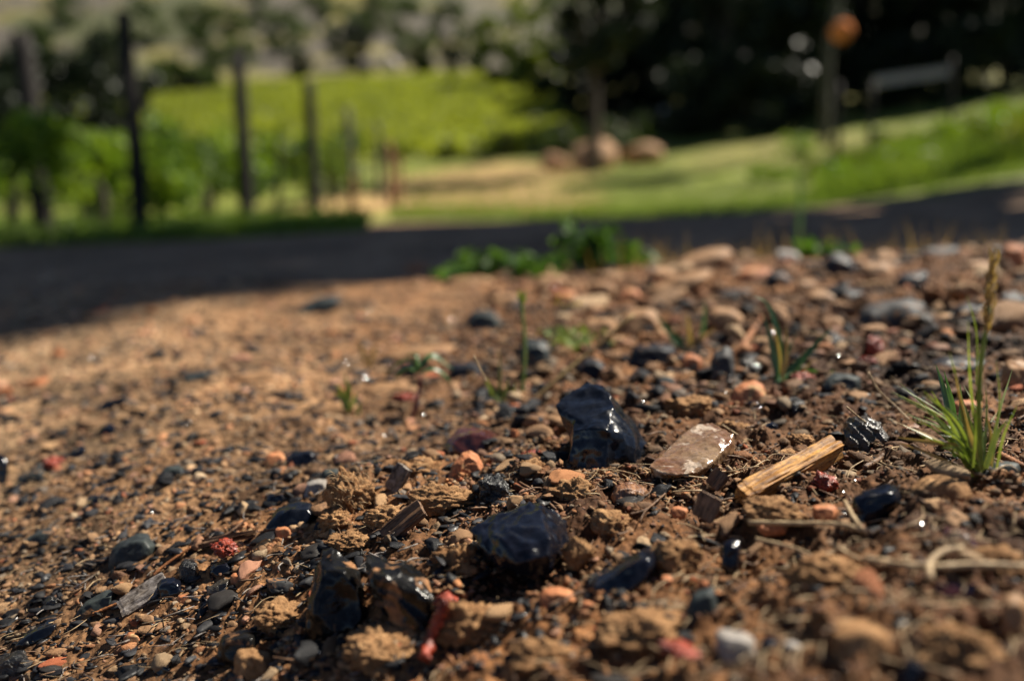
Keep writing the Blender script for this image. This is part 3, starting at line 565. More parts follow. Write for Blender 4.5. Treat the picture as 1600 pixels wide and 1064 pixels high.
G = [
 (1395,492,122,58,'bluegrey','large smooth grey oval stone at the back right',-.05),
 (1322,462,84,28,'obsidian_clean','flat blue black slab left of the large grey oval stone',.1),
 (1427,441,56,42,'obsidian_clean','black blocky stone directly behind the large grey oval stone',-.15),
 (1312,418,62,44,'obsidian','black rock on the skyline of the gravel ridge',.3),
 (1372,425,62,34,'tan','tan rounded rock between two black rocks on the ridge',.0),
 (1232,402,42,26,'whitestone','cream oval pebble on the ridge skyline',.15),
 (1288,470,56,32,'tan','tan pebble left of the flat blue black slab',.1),
 (1262,450,36,30,'tan','brown round pebble above the small tan pebbles on the right ridge',0),
 (1316,598,66,34,'slate','flat dark blue slab below the red clump at the right',.0),
 (1300,505,40,22,'tan','low tan pebble in front of the right ridge',0),
 (1100,408,92,36,'tan','broad tan rock cresting the ridge',-.25),
 (1060,445,110,34,'tan','long brown rock lying below the ridge crest',-.3),
 (1180,430,60,28,'orange','reddish tan rock on the ridge beside the broad tan rock',0),
 (1002,505,72,52,'tan','tall tan block with a shadowed left side behind the grass stem',0),
 (938,512,62,36,'tan','grey tan flat stone crossed by the long dry stem',0),
 (985,463,32,30,'orange','round peach pebble below the ridge',0),
 (940,455,50,34,'tan','pair height brown stone under the green weeds',.1),
 (1135,500,64,40,'tan','tan clod shaped stone above the brown bark chunk',.2),
 (1018,556,76,44,'obsidian','dark wet stone with droplets behind the tallest black stone',-.1),
 (1082,567,34,32,'orange','rust orange stone right of the dark wet stone',0),
 (922,577,46,36,'obsidian_clean','blue black rounded stone behind the left of the tallest stone',0),
 (836,556,54,58,'slate','dark speckled upright stone behind the thin green stem',0),
 (757,502,58,38,'slate','grey blue oval stone beyond the seedling',.05),
 (500,477,82,26,'slate','dark long stone in the sunny gravel far left of centre',-.28),
 (728,582,60,34,'obsidian_clean','black flat stone right of the red stemmed seedling',.1),
 (640,578,44,28,'obsidian_clean','black wet stone behind the red stemmed seedling',0),
 (655,552,130,26,'tan','long pale tan slab across the gravel behind the seedling',-.12),
 (612,610,110,26,'tan','flat brown tan slab left of the seedling stem',-.05),
 (402,588,90,22,'tan','pale tan flat stone in the sunny gravel',-.05),
 (520,640,90,22,'tan','long flat tan stone below the small grass sprig',-.1),
 (1130,575,44,70,'bluegrey','upright weathered grey brown stone beside the rust coloured twig',0),
 (1172,572,40,24,'striated','dark brown wedge stone left of the green sprig',.2),
 (1077,600,40,20,'obsidian_clean','small black flat stone in a row behind the pale slab',0),
 (1040,600,28,24,'slate','dark green black pebble behind the tallest black stone',0),
 (1108,605,40,20,'tan','low brown stone beside the round orange tan stone',0),
 (1206,668,24,22,'obsidian_clean','small wet black pebble right of the pale slab',0),
 (1182,634,34,18,'obsidian_clean','tiny glossy black pebble touching the rounded orange stone',.2),
 (1248,636,26,26,'clinker','small rough black lump behind the yellow wood',0),
 (1233,712,36,28,'clod','dark brown pebble tucked behind the yellow wood',0),
 (1424,672,30,24,'brownstripe','red brown pebble right of the striated rock',0),
 (1513,640,50,36,'orange','pinkish tan stone behind the grass tuft at the right',0),
 (1592,590,50,60,'tan','big grey brown rock at the right edge of the picture',0),
 (1500,570,110,32,'obsidian_clean','blue black slab behind the grass tuft at the right',-.05),
 (1582,472,44,40,'clinker','dark rough stone at the right edge below the ridge',0),
 (1522,485,70,24,'obsidian_clean','flat black slab right of the large grey oval stone',0),
 (1570,735,54,34,'slate','grey pebble at the foot of the grass tuft',0),
 (1470,768,100,56,'clod','brown lump beside the dark blue slab at the lower right',0),
 (1372,782,84,52,'obsidian_clean','dark blue glossy slab at the lower right',-.25),
 (1290,800,44,34,'orange','blurred orange pebble below the yellow wood',.1),
 (1205,822,52,18,'orange','flat rust red chip below the yellow wood',0),
 (1060,800,30,22,'orange','orange pink wet pebble in the dark hollow',0),
 (1142,868,36,56,'obsidian_clean','dark upright chip at the lower centre right',-.3),
 (1096,948,52,62,'slate','green grey slate slab at the lower front',-.5),
 (1150,1010,72,66,'whitestone','large pale grey pebble at the front edge',.2),
 (1203,1015,34,54,'obsidian_clean','black upright pebble right of the pale grey pebble',0),
 (1240,1018,34,40,'whitestone','mint and white pebble at the front edge',.4),
 (871,938,64,52,'orange','rust red blurred stone below the rippled black stone',0),
 (1042,912,26,30,'orange','small pink pebble beside the black wedge stone',0),
 (925,950,40,26,'orange','small orange pebble below the black wedge stone',.3),
 (1385,955,60,40,'obsidian_clean','black blurred stone between straw stalks at the front right',0),
 (1345,1010,130,96,'clod','big blurred brown lump at the front edge',.2),
 (1425,1050,50,50,'obsidian_clean','black stone at the very front edge beside the big brown lump',0),
 (1500,920,100,40,'maroon','blurred purple brown stone under the pale stalk',.0),
 (1500,845,60,44,'maroon','dark red stone at the lower right',.2),
 (1562,815,40,30,'slate','grey chip at the lower right edge',0),
 (1585,960,50,80,'tan','large brown blurred stone at the lower right edge',0),
 (265,922,46,44,'obsidian_clean','round glossy black stone in the left gravel',0),
 (205,862,76,50,'slate','dark grey slab left of the round black stone',-.4),
 (295,895,34,44,'clinker','rough grey black lump behind the round black stone',0),
 (345,888,36,26,'obsidian_clean','black chip right of the rough grey lump',-.2),
 (342,918,40,24,'striated','shiny ribbed black chip in the left gravel',-.5),
 (457,806,86,46,'obsidian','blue black ribbed rock left of the dug soil heap',-.2),
 (432,778,38,24,'obsidian_clean','two toned black pebble above the ribbed blue black rock',0),
 (442,832,30,26,'orange','round brown pebble on the ribbed blue black rock',0),
 (443,914,62,28,'bluegrey','brown flat wedge stone left of the upright mud streaked stone',.1),
 (470,715,54,30,'obsidian_clean','black angular stone in the gravel above the ribbed rock',-.1),
 (372,905,30,24,'orange','bright orange pebble in the left gravel',0),
 (288,936,26,18,'orange','orange brown pebble under the round black stone',0),
 (492,765,44,34,'whitestone','pale crumbly stone left of the dug soil heap',-.2),
 (518,745,34,28,'slate','green black slate chip left of the dug soil heap',0),
 (430,718,40,30,'orange','orange pebble beside the black angular stone',0),
 (150,985,0,0,None,'',0),
 (60,990,90,30,'obsidian','long ribbed black chip at the lower left',-.5),
 (18,1040,60,50,'clinker','rough black lump in the lower left corner',-.3),
 (80,943,26,26,'clinker','wet black pebble in the left gravel',-.4),
 (150,945,70,34,'slate','dark green grey flat chip at the lower left',-.5),
 (60,840,60,22,'slate','thin dark slab in the left gravel',-.45),
 (372,1012,70,64,'obsidian_mud','muddy black stone at the front edge below the left gravel',-.3),
 (395,1040,70,60,'clod','brown earth lump at the front edge',0),
 (255,1048,34,26,'obsidian_clean','black pebble at the front edge of the left gravel',0),
 (192,920,20,22,'orange','small orange pebble in the left gravel',0),
 (208,1000,34,32,'orange','pale orange stone at the lower left',0),
 (160,780,60,18,'obsidian_clean','dark thin chip in the upper left gravel',.0),
 (50,745,50,24,'slate','long grey slab at the left edge',-.45),
 (168,672,34,24,'obsidian_clean','blurred black stone in the sunny left gravel',-.1),
 (180,630,50,20,'obsidian_clean','blurred blue black streak shaped stone in the sunny left gravel',-.35),
 (280,660,44,16,'obsidian_clean','blurred low black stone in the sunny gravel',0),
 (305,590,50,16,'slate','blurred thin dark stone near the pale flat stone',-.3),
 (270,740,40,28,'slate','dark blurred stone in the middle left gravel',-.2),
 (120,708,40,22,'obsidian_clean','black pebble beside the rusty bark bit at left',-.3),
 (2,735,22,60,'obsidian_clean','black stone cut by the left edge of the picture',0),
 (650,420,40,22,'orange','orange tan pebble at the far rim of sunny gravel',0),
 (735,440,90,20,'tan','low tan rock under the green weeds',-.05),
 (1530,420,50,26,'tan','brown rock on the far right ridge',0),
 (1585,400,40,40,'orange','orange brown rock at the right end of the ridge',0),
 (1470,395,60,22,'bluegrey','grey rock on the far right ridge crest',0),
 (1215,440,44,36,'obsidian','black rock under the ridge next to the reddish rock',0),
 (1150,462,60,22,'bluegrey','grey brown low rock below the ridge',0),
 (880,465,44,24,'orange','reddish pebble beside the yellow flowered weed',0),
 (862,440,50,22,'tan','brown pebble under the centre of the green weeds',0),
 (790,470,60,20,'tan','dull brown flat pebble beyond the thin stem',0),
]
SN = {'darkstone': 'dark_stone', 'obsidian': 'black_stone', 'obsidian_clean': 'black_stone', 'obsidian_mud': 'muddy_stone', 'slate': 'slate_chip', 'tan': 'tan_stone', 'orange': 'orange_stone', 'bluegrey': 'grey_stone',
      'clod': 'earth_clod', 'maroon': 'maroon_stone', 'whitestone': 'pale_stone', 'clinker': 'clinker_lump', 'striated': 'striated_stone', 'brownstripe': 'brown_stone'}
for (cx, cy, w, h, mt, lb, tl) in G:
    if mt is None: continue
    if cy < 640 and mt in ('obsidian', 'obsidian_clean') and h > 20: mt = 'darkstone'
    gstone(cx, cy, w, h, mt, lb, SN[mt], tilt=tl, smooth=1 if mt in ('darkstone', 'obsidian', 'obsidian_clean', 'slate', 'striated', 'clinker') else 3)

# ---------------------------------------------------------------- clods and bark
def clod(cx, cy, w, h, label, D=None, seed=1, mat='clod', name='earth_clod', amp=.32, sub=5, T=.8, cat='clod of earth', fine=.12):
    DD = hit(cx, cy+h*.35); W = w/FPX*DD/2; H = h/FPX*DD/2
    V, F = rock_verts(sub, seed, 6, (.6, .9), .15, 1.4, .0)
    nn = V/np.linalg.norm(V, axis=1)[:, None]
    V = V+nn*(np.abs(fbm(V*2.6+seed, 3, seed))*amp*.9-amp*.3+fbm(V*8+seed, 3, seed+3, .62)*fine)[:, None]
    V = V*np.array([W, W*T, H])*.95
    o = link(name, mesh_np(name, V, F, None, True), M[mat], None, pt(cx, cy, DD+W*T*.5-(.016 if mat == 'red' and cy > 850 else 0)))
    return tag(o, label, cat)
clod(548, 775, 74, 84, 'shaggy pale earth clod with root hairs on the soil heap', .555, 3, amp=.4)
clod(520, 812, 60, 46, 'crumbly earth clod at the foot of the shaggy clod', .545, 4)
clod(655, 735, 96, 40, 'long earth clod forming the back rim of the soil heap', .575, 5)
clod(832, 738, 84, 44, 'broad earth clod in front left of the tallest black stone', .56, 6)
clod(900, 775, 92, 50, 'loose crumbly earth behind the rippled black stone', .545, 7)
clod(690, 780, 110, 44, 'dark cracked earth clod in the middle of the soil heap', .552, 8, T=.6)
clod(612, 812, 80, 44, 'earth clod in shade below the grey bark scale', .54, 9)
clod(556, 846, 90, 34, 'reddish crumbly earth behind the upright mud streaked stone', .522, 10)
clod(715, 880, 80, 70, 'rounded earth clod between the split stone and rippled stone', .505, 11)
clod(905, 870, 56, 60, 'earth clod touching the right of the rippled black stone', .50, 12)
clod(745, 975, 120, 86, 'large blurred earth clod at the front below the rippled stone', .435, 13)
clod(600, 1012, 130, 60, 'blurred earth mound in front of the split black stone', .44, 14)
clod(1150, 672, 70, 30, 'low crumbly earth clod behind the pale wet slab', .60, 15)
clod(1075, 640, 90, 46, 'earth clod in shade between tallest stone and orange stone', .62, 16)
clod(1210, 800, 110, 50, 'granular earth clod under the yellow wood', .50, 17)
clod(955, 820, 70, 50, 'pale broken earth clod behind the black wedge stone', .52, 18)
clod(1060, 870, 80, 60, 'rooty earth clod right of the black wedge stone', .48, 19)
clod(1290, 900, 120, 70, 'blurred earth clod under the pale stalks', .41, 20)
clod(1005, 985, 150, 60, 'blurred earth mound at the front centre', .39, 21)
clod(1500, 1020, 130, 80, 'blurred earth clod in the lower right corner', .33, 22)
clod(1560, 880, 90, 50, 'blurred pale earth clod at the lower right edge', .40, 23)
clod(440, 960, 90, 40, 'earth clod left of the upright mud streaked stone', .49, 24)
clod(1250, 690, 50, 24, 'small crumbly earth clod behind the yellow wood', .585, 25)
clod(770, 765, 40, 24, 'small tan clod beside the clinker lump', .56, 26)
clod(850, 1030, 130, 60, 'blurred brown earth mound at the front edge left of centre', .39, 27)
# red crumbly pieces
clod(697, 937, 36, 24, 'bright orange red crumbly bark bit on the split stone', .465, 31, 'red', 'bark_bit', .4, 4, cat='bark bit')
clod(351, 856, 44, 26, 'wet rusty red bark bit in the left gravel', None, 32, 'red', 'bark_bit', .45, 4, cat='bark bit')
clod(84, 724, 36, 22, 'rusty red bark bit at the far left', None, 33, 'red', 'bark_bit', .45, 4, cat='bark bit')
clod(1366, 545, 30, 40, 'dark red crumbly bark bit below the grey oval stone', None, 34, 'red', 'bark_bit', .45, 4, cat='bark bit')
clod(1352, 566, 34, 18, 'orange red bark flake at the foot of the dark red bit', None, 35, 'red', 'bark_bit', .45, 4, cat='bark bit')
clod(1286, 754, 42, 30, 'glossy red curled leaf bit under the yellow wood', .545, 36, 'red', 'bark_bit', .5, 4, cat='bark bit')
clod(828, 712, 34, 16, 'small red chip left of the tallest black stone', .58, 37, 'red', 'bark_bit', .5, 4, cat='bark bit')
clod(635, 620, 46, 12, 'red flat chip at the seedling', None, 38, 'red', 'bark_bit', .5, 4, cat='bark bit')
clod(1250, 590, 40, 18, 'rust red bark chip beside the flat dark blue slab', None, 39, 'red', 'bark_bit', .5, 4, cat='bark bit')
clod(1060, 1015, 60, 22, 'blurred orange red bark bit beside the pale grey pebble', .34, 40, 'red', 'bark_bit', .5, 4, cat='bark bit')
clod(865, 452, 26, 14, 'tiny orange chip below the green weeds', None, 41, 'red', 'bark_bit', .5, 4, cat='bark bit')
# bark / wood chips
def chip(x0, y0, x1, y1, wd, th, mat, label, lift=0., D=None, name='bark_chip', cat='bark chip', up=(0, -.5, .85)):
    D0 = hit(x0, y0); D1 = hit(x1, y1); D1 = D0 if D else D1
    a = pt(x0, y0, D0); b = pt(x1, y1, D1); a[2] += lift; b[2] += lift
    return bar(name, label, cat, a, b, wd, th, mat, up=up, rag=.0009, n=24)
chip(656, 752, 752, 766, .010, .006, 'bark', 'flat tan wood chip below the orange pyramid stone', .004, .553)
chip(650, 778, 742, 798, .013, .004, 'bark', 'brown bark slab on the soil heap', .003, .545)
chip(612, 775, 634, 738, .011, .005, 'greybark', 'grey scaly bark fragment standing on the soil heap', .004, .565)
chip(1112, 768, 1130, 745, .009, .004, 'bark', 'small bark chip at the left end of the yellow wood', .003, .54)
chip(1096, 826, 1112, 790, .012, .005, 'bark', 'curled brown bark flake in the dark hollow', .006, .50)
chip(600, 848, 660, 800, .012, .004, 'bark', 'dark bark plate leaning in the soil heap', .003, .53)
chip(190, 962, 262, 915, .014, .006, 'greybark', 'dark fibrous splinter in the left gravel', .003)
chip(300, 860, 400, 838, .004, .003, 'bark', 'long thin brown stick across the left gravel', .003)

# ---------------------------------------------------------------- ribbons and tubes
def spline(P, n):
    P = [Vector(p) for p in P]
    if len(P) == 2: return [P[0].lerp(P[1], i/n) for i in range(n+1)]
    Q = [P[0]*2-P[1]]+P+[P[-1]*2-P[-2]]; out = []
    for i in range(n+1):
        t = i/n*(len(P)-1); k = min(int(t), len(P)-2); f = t-k; a, b, c, d = Q[k:k+4]
        out.append(.5*((2*b)+(c-a)*f+(2*a-5*b+4*c-d)*f*f+(3*b-a-3*c+d)*f**3))
    return out
class MB:
    def __init__(s): s.v = []; s.f = []
    def ribbon(s, P, w, n=14, tip=.05, base=.6, fold=.25, side=None):
        S = spline(P, n); o = len(s.v)
        for i, p in enumerate(S):
            t = i/n; T = (S[min(i+1, n)]-S[max(i-1, 0)]).normalized()
            sd = (side or Vector((1, 0, .05))); sd = (sd-T*sd.dot(T)).normalized(); nr = T.cross(sd)
            ww = w*.5*((base+(1-base)*min(1, t*4))*(1-(1-tip)*max(0, (t-.35)/.65)**1.4))
            s.v += [tuple(p-sd*ww), tuple(p+nr*ww*fold*2), tuple(p+sd*ww)]
        for i in range(n):
            a = o+i*3; s.f += [(a, a+1, a+4, a+3), (a+1, a+2, a+5, a+4)]
    def tube(s, P, r0, r1=None, n=14, k=6, wob=0.):
        S = spline(P, n); r1 = r0 if r1 is None else r1; o = len(s.v)
        for i, p in enumerate(S):
            t = i/n; T = (S[min(i+1, n)]-S[max(i-1, 0)]).normalized()
            A = T.orthogonal().normalized() if abs(T.z) > .95 else T.cross(Vector((0, 0, 1))).normalized(); B = T.cross(A); r = r0+(r1-r0)*t
            for j in range(k):
                a = 2*math.pi*j/k; rr = r*(1+wob*math.sin(i*2.3+j*1.7)+wob*.6*math.sin(i*5.1+j*3.1)); s.v.append(tuple(p+A*math.cos(a)*rr+B*math.sin(a)*rr))
        for i in range(n):
            for j in range(k): s.f.append((o+i*k+j, o+i*k+(j+1) % k, o+(i+1)*k+(j+1) % k, o+(i+1)*k+j))
        s.f.append(tuple(o+j for j in range(k))[::-1]); s.f.append(tuple(o+n*k+j for j in range(k)))
    def build(s, name, mat, parent=None, loc=(0, 0, 0), smooth=True):
        me = bpy.data.meshes.new(name); L = Vector(loc); me.from_pydata([tuple(Vector(v)-L) for v in s.v], [], s.f); me.update()
        if smooth: me.polygons.foreach_set('use_smooth', np.ones(len(me.polygons), bool))
        o = link(name, me, M[mat], parent)
        if parent is None: o.location = L
        return o
def empty(name, loc, label, cat, group=None):
    o = bpy.data.objects.new(name, None); C.objects.link(o); o.location = loc; o.empty_display_size = .02
    return tag(o, label, cat, group)
def blades(name, parent, base, D, lst, w, mat, origin, spread=.004, jitter=None):
    """lst: (list of photo pixels from the root up, depth change at the tip)"""
    r = random.Random(len(lst)*13+int(D*1000)); m = MB()
    for (pp, dd, ww) in lst:
        n = len(pp); P = [pt(px, py, D+dd*(i/(n-1))**1.3 if n > 1 else D) for i, (px, py) in enumerate(pp)]
        off = np.array([r.uniform(-spread, spread), r.uniform(-spread, spread), 0])
        P = [p+off*(1-i/(len(P)-1)) for i, p in enumerate(P)]
        m.ribbon(P, w*ww, side=Vector((r.uniform(.6, 1), r.uniform(-.5, .5), r.uniform(-.3, .3))))
    return m.build(name, mat, parent, origin)
# big tuft at right
D = hit(1540, 752); o_ = pt(1540, 752, D); t = empty('grass_tuft', o_, 'green grass tuft fanning left at the right side, nearest the camera', 'grass tuft')
r = random.Random(5); L = []
tips = [(1395,612),(1402,602),(1440,612),(1452,640),(1420,655),(1475,632),(1505,600),(1455,610),(1488,650),(1410,640),(1436,680),(1470,700),(1495,665),(1520,640),(1575,655),(1590,632),(1582,575),(1540,600),(1560,640)]
for tx, ty in tips+[(x_+random.uniform(-16, 14), y_+random.uniform(-6, 22)) for x_, y_ in tips[:12]]:
    bx, by = 1540+r.uniform(-16, 14), 752+r.uniform(-16, 4)
    mx, my = bx+(tx-bx)*.45+r.uniform(-7, 10), by+(ty-by)*.55-r.uniform(0, 16)
    L.append(([(bx, by), (mx, my), (tx, ty)], r.uniform(-.02, .03), r.uniform(.45, 1.1)))
blades('green_blades', t, None, D, L, .0027, 'grass', o_)
L = [([(1530,735),(1505,660),(1490,575)], -.03, 1.5), ([(1535,740),(1470,690),(1390,655)], .02, .9), ([(1545,745),(1548,690),(1542,650)], 0, 1.3), ([(1530,745),(1440,705),(1398,690)], .01, .8), ([(1520,700),(1440,690),(1400,683)], 0, .9)]
for _ in range(16):
    a_ = r.uniform(0, 6.28); l_ = r.uniform(25, 60); L.append(([(1540+r.uniform(-8, 8), 754), (1540+l_*.6*math.cos(a_), 752-abs(l_*.3*math.sin(a_))), (1540+l_*math.cos(a_), 758-abs(l_*.35*math.sin(a_)))], r.uniform(-.01, .02), r.uniform(.5, .9)))
blades('dry_blades', t, None, D, L, .0026, 'drygrass', o_)
# tall blurred stem with seed head
D = hit(1532, 745)-.02; o_ = pt(1532, 735, D); t = empty('seeding_grass', o_, 'tall grass stem with a feathery seed head at the right', 'grass')
m = MB(); m.tube([pt(1532, 735, D), pt(1530, 600, D-.02), pt(1545, 480, D-.03)], .0016, .001, k=6); m.build('stem', 'grass', t, o_)
m = MB(); r = random.Random(9)
for i in range(60):
    u = i/60; px, py = 1544+u*8+r.uniform(-5, 5)*(1-u*.6), 520-u*110; m.ribbon([pt(px, py, D-.03), pt(px+r.uniform(-7, 9), py-16, D-.03+r.uniform(-.004, .004)), pt(px+r.uniform(-10, 12), py-34, D-.03)], .0012, n=4)
m.build('seed_head', 'drygrass', t, o_)
L = [([(1530,730),(1532,640),(1530,540)], -.02, 1.4), ([(1530,735),(1515,600),(1512,500)], -.03, 1.0), ([(1534,735),(1560,640),(1556,560)], -.02, 1.1), ([(1528,720),(1500,600),(1482,545)], -.04, 1.3), ([(1530,600),(1528,520),(1510,460)], -.03, .9)]
blades('green_blades', t, None, D, L, .0015, 'grass', o_)
# dark out-of-focus blades close to the lens, right
D = hit(1490, 718); o_ = pt(1480, 720, D); t = empty('dark_grass_blades', o_, 'dark shaded grass blades standing behind the green tuft', 'grass')
blades('green_blades', t, None, D, [([(1495,720),(1475,620),(1462,570)], .0, 1.6), ([(1490,715),(1488,640),(1475,580)], 0, 1.4), ([(1500,715),(1505,650),(1500,600)], 0, 1.2)], .0030, 'grass_dark', o_)
# sprig at 1215,590
D = hit(1215, 596); o_ = pt(1215, 596, D); t = empty('grass_sprig', o_, 'dark green grass sprig with water beads behind the orange tan stone', 'grass tuft')
blades('green_blades', t, None, D, [([(1214,592),(1206,540),(1192,488)], 0, 1.5), ([(1216,592),(1215,530),(1200,478),(1178,462)], 0, 1.5), ([(1216,594),(1245,572),(1302,508)], .01, 2.0), ([(1216,594),(1250,578),(1310,580),(1390,566)], .02, 1.3),
    ([(1215,592),(1230,560),(1244,520)], .01, 1.), ([(1217,596),(1240,585),(1262,548)], 0, 1.2)], .0042, 'grass_dark', o_)
blades('dry_blades', t, None, D, [([(1216,592),(1225,550),(1228,505)], 0, 1.2), ([(1218,594),(1245,585),(1275,560)], 0, 1.2), ([(1216,590),(1214,548),(1209,510)], 0, 1.4)], .0042, 'drygrass', o_)
# sprig at 1080,530
D = hit(1082, 550); o_ = pt(1082, 550, D); t = empty('grass_sprig', o_, 'small two leaved grass sprig with dry stalks below the ridge', 'grass tuft')
blades('green_blades', t, None, D, [([(1075,548),(1050,522),(1024,490)], 0, 1.6), ([(1088,540),(1098,510),(1102,468)], 0, 1.0)], .0050, 'grass_dark', o_)
blades('dry_blades', t, None, D, [([(1082,545),(1078,520),(1074,490)], 0, 1.4), ([(1070,560),(1090,535),(1118,512)], 0, 1.6), ([(1066,558),(1088,545),(1100,560)], 0, 1.3)], .0048, 'drygrass', o_)
# thin green stem + clump at 800,620
D = hit(818, 622); o_ = pt(818, 622, D); t = empty('slender_green_stem', o_, 'single upright thin green stem with a tiny bud top', 'grass')
m = MB(); m.tube([pt(814, 622, D), pt(820, 550, D), pt(815, 470, D)], .0022, .0016, k=7); m.build('stem', 'grass', t, o_)
m = MB(); r = random.Random(3)
for i in range(16): m.ribbon([pt(815+r.uniform(-2, 2), 480-i*.9, D), pt(815+r.uniform(-9, 9), 468-i*1.1, D+r.uniform(-.005, .005))], .0026, n=4)
m.build('bud', 'grass', t, o_)
D = hit(785, 632); o_ = pt(785, 632, D); t = empty('grass_sprig', o_, 'small green grass sprig left of the single upright stem', 'grass tuft')
blades('green_blades', t, None, D, [([(785,630),(784,590),(780,545)], 0, 1.1), ([(783,630),(770,610),(758,590)], 0, 1.4), ([(788,630),(792,610),(795,590)], 0, 1.2), ([(780,628),(774,614),(770,604)], 0, 1.2), ([(790,632),(800,612),(806,596)], 0, 1.)], .0040, 'grass', o_)
blades('dry_blades', t, None, D, [([(782,630),(776,615),(775,605)], 0, 1.2)], .004, 'drygrass', o_)
D = hit(832, 628)-.02; o_ = pt(832, 628, D); t = empty('long_dry_stem', o_, 'long pale dry stem slanting up from a green base, crossing the flat stone', 'grass stem')
m = MB(); m.tube([pt(832, 628, D+.02), pt(880, 585, D+.03), pt(925, 548, D+.04), pt(990, 492, D+.05)], .0023, .0019, n=20, wob=.08); m.build('stem', 'drygrass', t, o_)
blades('green_blades', t, None, D+.02, [([(830,630),(852,610),(870,590)], .02, 1.2)], .004, 'grass', o_)
# small sprig 540,640
D = hit(545, 650); o_ = pt(545, 650, D); t = empty('grass_sprig', o_, 'short bright green grass sprig left of the seedling', 'grass tuft')
blades('green_blades', t, None, D, [([(540,640),(536,615),(524,600)], 0, 1.3), ([(540,640),(541,612),(540,582)], 0, 1.2), ([(543,645),(553,628),(556,612)], 0, 1.2), ([(538,640),(532,622),(522,612)], 0, 1.2), ([(560,655),(562,640),(562,625)], 0, 1.0), ([(540,640),(546,618),(548,600)], 0, 1.2)], .0048, 'grass', o_)
D = hit(575, 575); o_ = pt(575, 575, D); t = empty('grass_sprig', o_, 'pale straw green grass sprig in the sunny gravel', 'grass tuft')
blades('green_blades', t, None, D, [([(575,575),(566,550),(556,528)], 0, 1.1), ([(578,575),(584,552),(590,535)], 0, 1.)], .005, 'drygrass', o_)
# seedling
D = hit(645, 652); o_ = pt(645, 650, D); t = empty('seedling', o_, 'red stemmed seedling with drooping narrow green leaflets', 'seedling')
m = MB(); m.tube([pt(645, 652, D), pt(654, 615, D), pt(657, 588, D)], .0024, .0018, k=7); m.tube([pt(654, 612, D), pt(645, 625, D-.01), pt(625, 622, D-.01)], .001, .0008, k=5); m.build('stem', 'stem_red', t, o_)
m = MB()
for P in ([(656,580),(640,562),(620,568),(602,588)], [(656,578),(652,556),(644,552),(634,556)], [(657,580),(672,560),(686,562),(708,577)], [(657,584),(676,578),(694,586),(704,600)], [(656,582),(636,574),(622,584),(616,596)], [(657,576),(664,562),(676,554),(690,558)]):
    m.ribbon([pt(x, y, D+k*.004) for k, (x, y) in enumerate(P)], .0052, n=14, tip=.1, fold=.5, side=Vector((0, 1, .3)))
m.build('leaflets', 'grass_dark', t, o_)

# ---------------------------------------------------------------- sticks and straw
def stick(px, r, mat, label, name='straw_stalk', cat='straw', D=None, lift=.002, wob=.16, r1=None):
    if mat == 'straw' and r > .001: r *= .72
    P = []
    for i, (x, y) in enumerate(px):
        d = min(D, hit(x, y)-.006) if D else hit(x, y); p = pt(x, y, d); p[2] += lift; P.append(p)
    m = MB(); m.tube(P, r, r1 if r1 else r*.8, n=22, k=7, wob=wob); return tag(m.build(name, mat, None, P[0]), label, cat)
stick([(1168,838),(1240,840),(1310,842),(1345,852)], .0018, 'straw', 'pale jointed straw stalk lying level at the lower right', lift=.008)
stick([(1345,905),(1440,918),(1520,915),(1600,918)], .0024, 'straw', 'thick pale stalk running off the right edge', lift=.010)
stick([(1450,945),(1448,920),(1470,900),(1500,895)], .0024, 'straw', 'bent cream stalk crossing the thick pale stalk', lift=.012)
stick([(1300,870),(1350,895),(1420,890)], .0018, 'straw', 'thin straw stalk between the two pale stalks', lift=.006)
stick([(1318,800),(1335,830),(1352,850)], .0019, 'straw', 'short curled straw near the orange pebble', lift=.006)
stick([(1180,856),(1230,868),(1262,880)], .0015, 'straw', 'short straw under the level jointed stalk', lift=.005)
stick([(1060,765),(1110,752),(1185,728),(1145,742)][:3], .0005, 'straw', 'hair thin straw in front of the pale wet slab', D=.545, lift=.0)
stick([(1128,668),(1150,682),(1172,692),(1195,690)], .0007, 'straw', 'fine root thread right of the pale wet slab', D=.58)
stick([(1356,586),(1372,614),(1400,640),(1420,660)], .0009, 'straw', 'thin white awn arching by the grass tuft', D=.60)
stick([(1322,640),(1340,655),(1352,664)], .0007, 'straw', 'tiny pale thread on the striated rock', D=.545)
stick([(240,907),(262,888),(300,862)], .0011, 'twig', 'bright orange twig in the left gravel', 'twig', 'twig', lift=.004)
stick([(300,862),(345,848),(388,818)], .0010, 'bark', 'grey ended twig joining the red bark bit', 'twig', 'twig', lift=.004)
stick([(145,968),(205,942)], .0011, 'twig', 'orange brown twig beside the dark splinter', 'twig', 'twig', lift=.004)
stick([(10,1000),(60,990),(85,960)][:2], .0007, 'straw', 'thin straw lying on the ribbed black chip')
stick([(1152,560),(1168,535),(1190,500),(1210,488)], .0038, 'twig', 'rust coloured thick twig behind the green sprig', 'twig', 'twig', lift=.004)
stick([(663,1040),(675,1005),(690,965),(697,945)], .0032, 'red', 'red wet twig standing below the orange red bark bit', 'twig', 'twig', D=.40, lift=.004, wob=.32)
stick([(693,902),(694,925)], .0006, 'straw', 'tiny straw pointing into the orange red bark bit', D=.47)
stick([(808,756),(840,775),(868,800)], .0011, 'bark', 'brown twig leaning over the rippled black stone', 'twig', 'twig', D=.545)
stick([(806,762),(850,782),(884,798)], .0009, 'bark', 'second thin brown twig over the rippled black stone', 'twig', 'twig', D=.542)
stick([(915,745),(950,738),(990,745),(1000,752)], .0005, 'straw', 'pale looping root thread under the tallest black stone', D=.535)
stick([(935,738),(965,742),(985,755),(975,762),(950,756)], .0004, 'straw', 'second looping root thread under the tallest black stone', D=.534)
stick([(985,808),(1010,800),(1040,775)], .0008, 'bark', 'thin brown root beside the banded brown stone', 'twig', 'twig', D=.52)
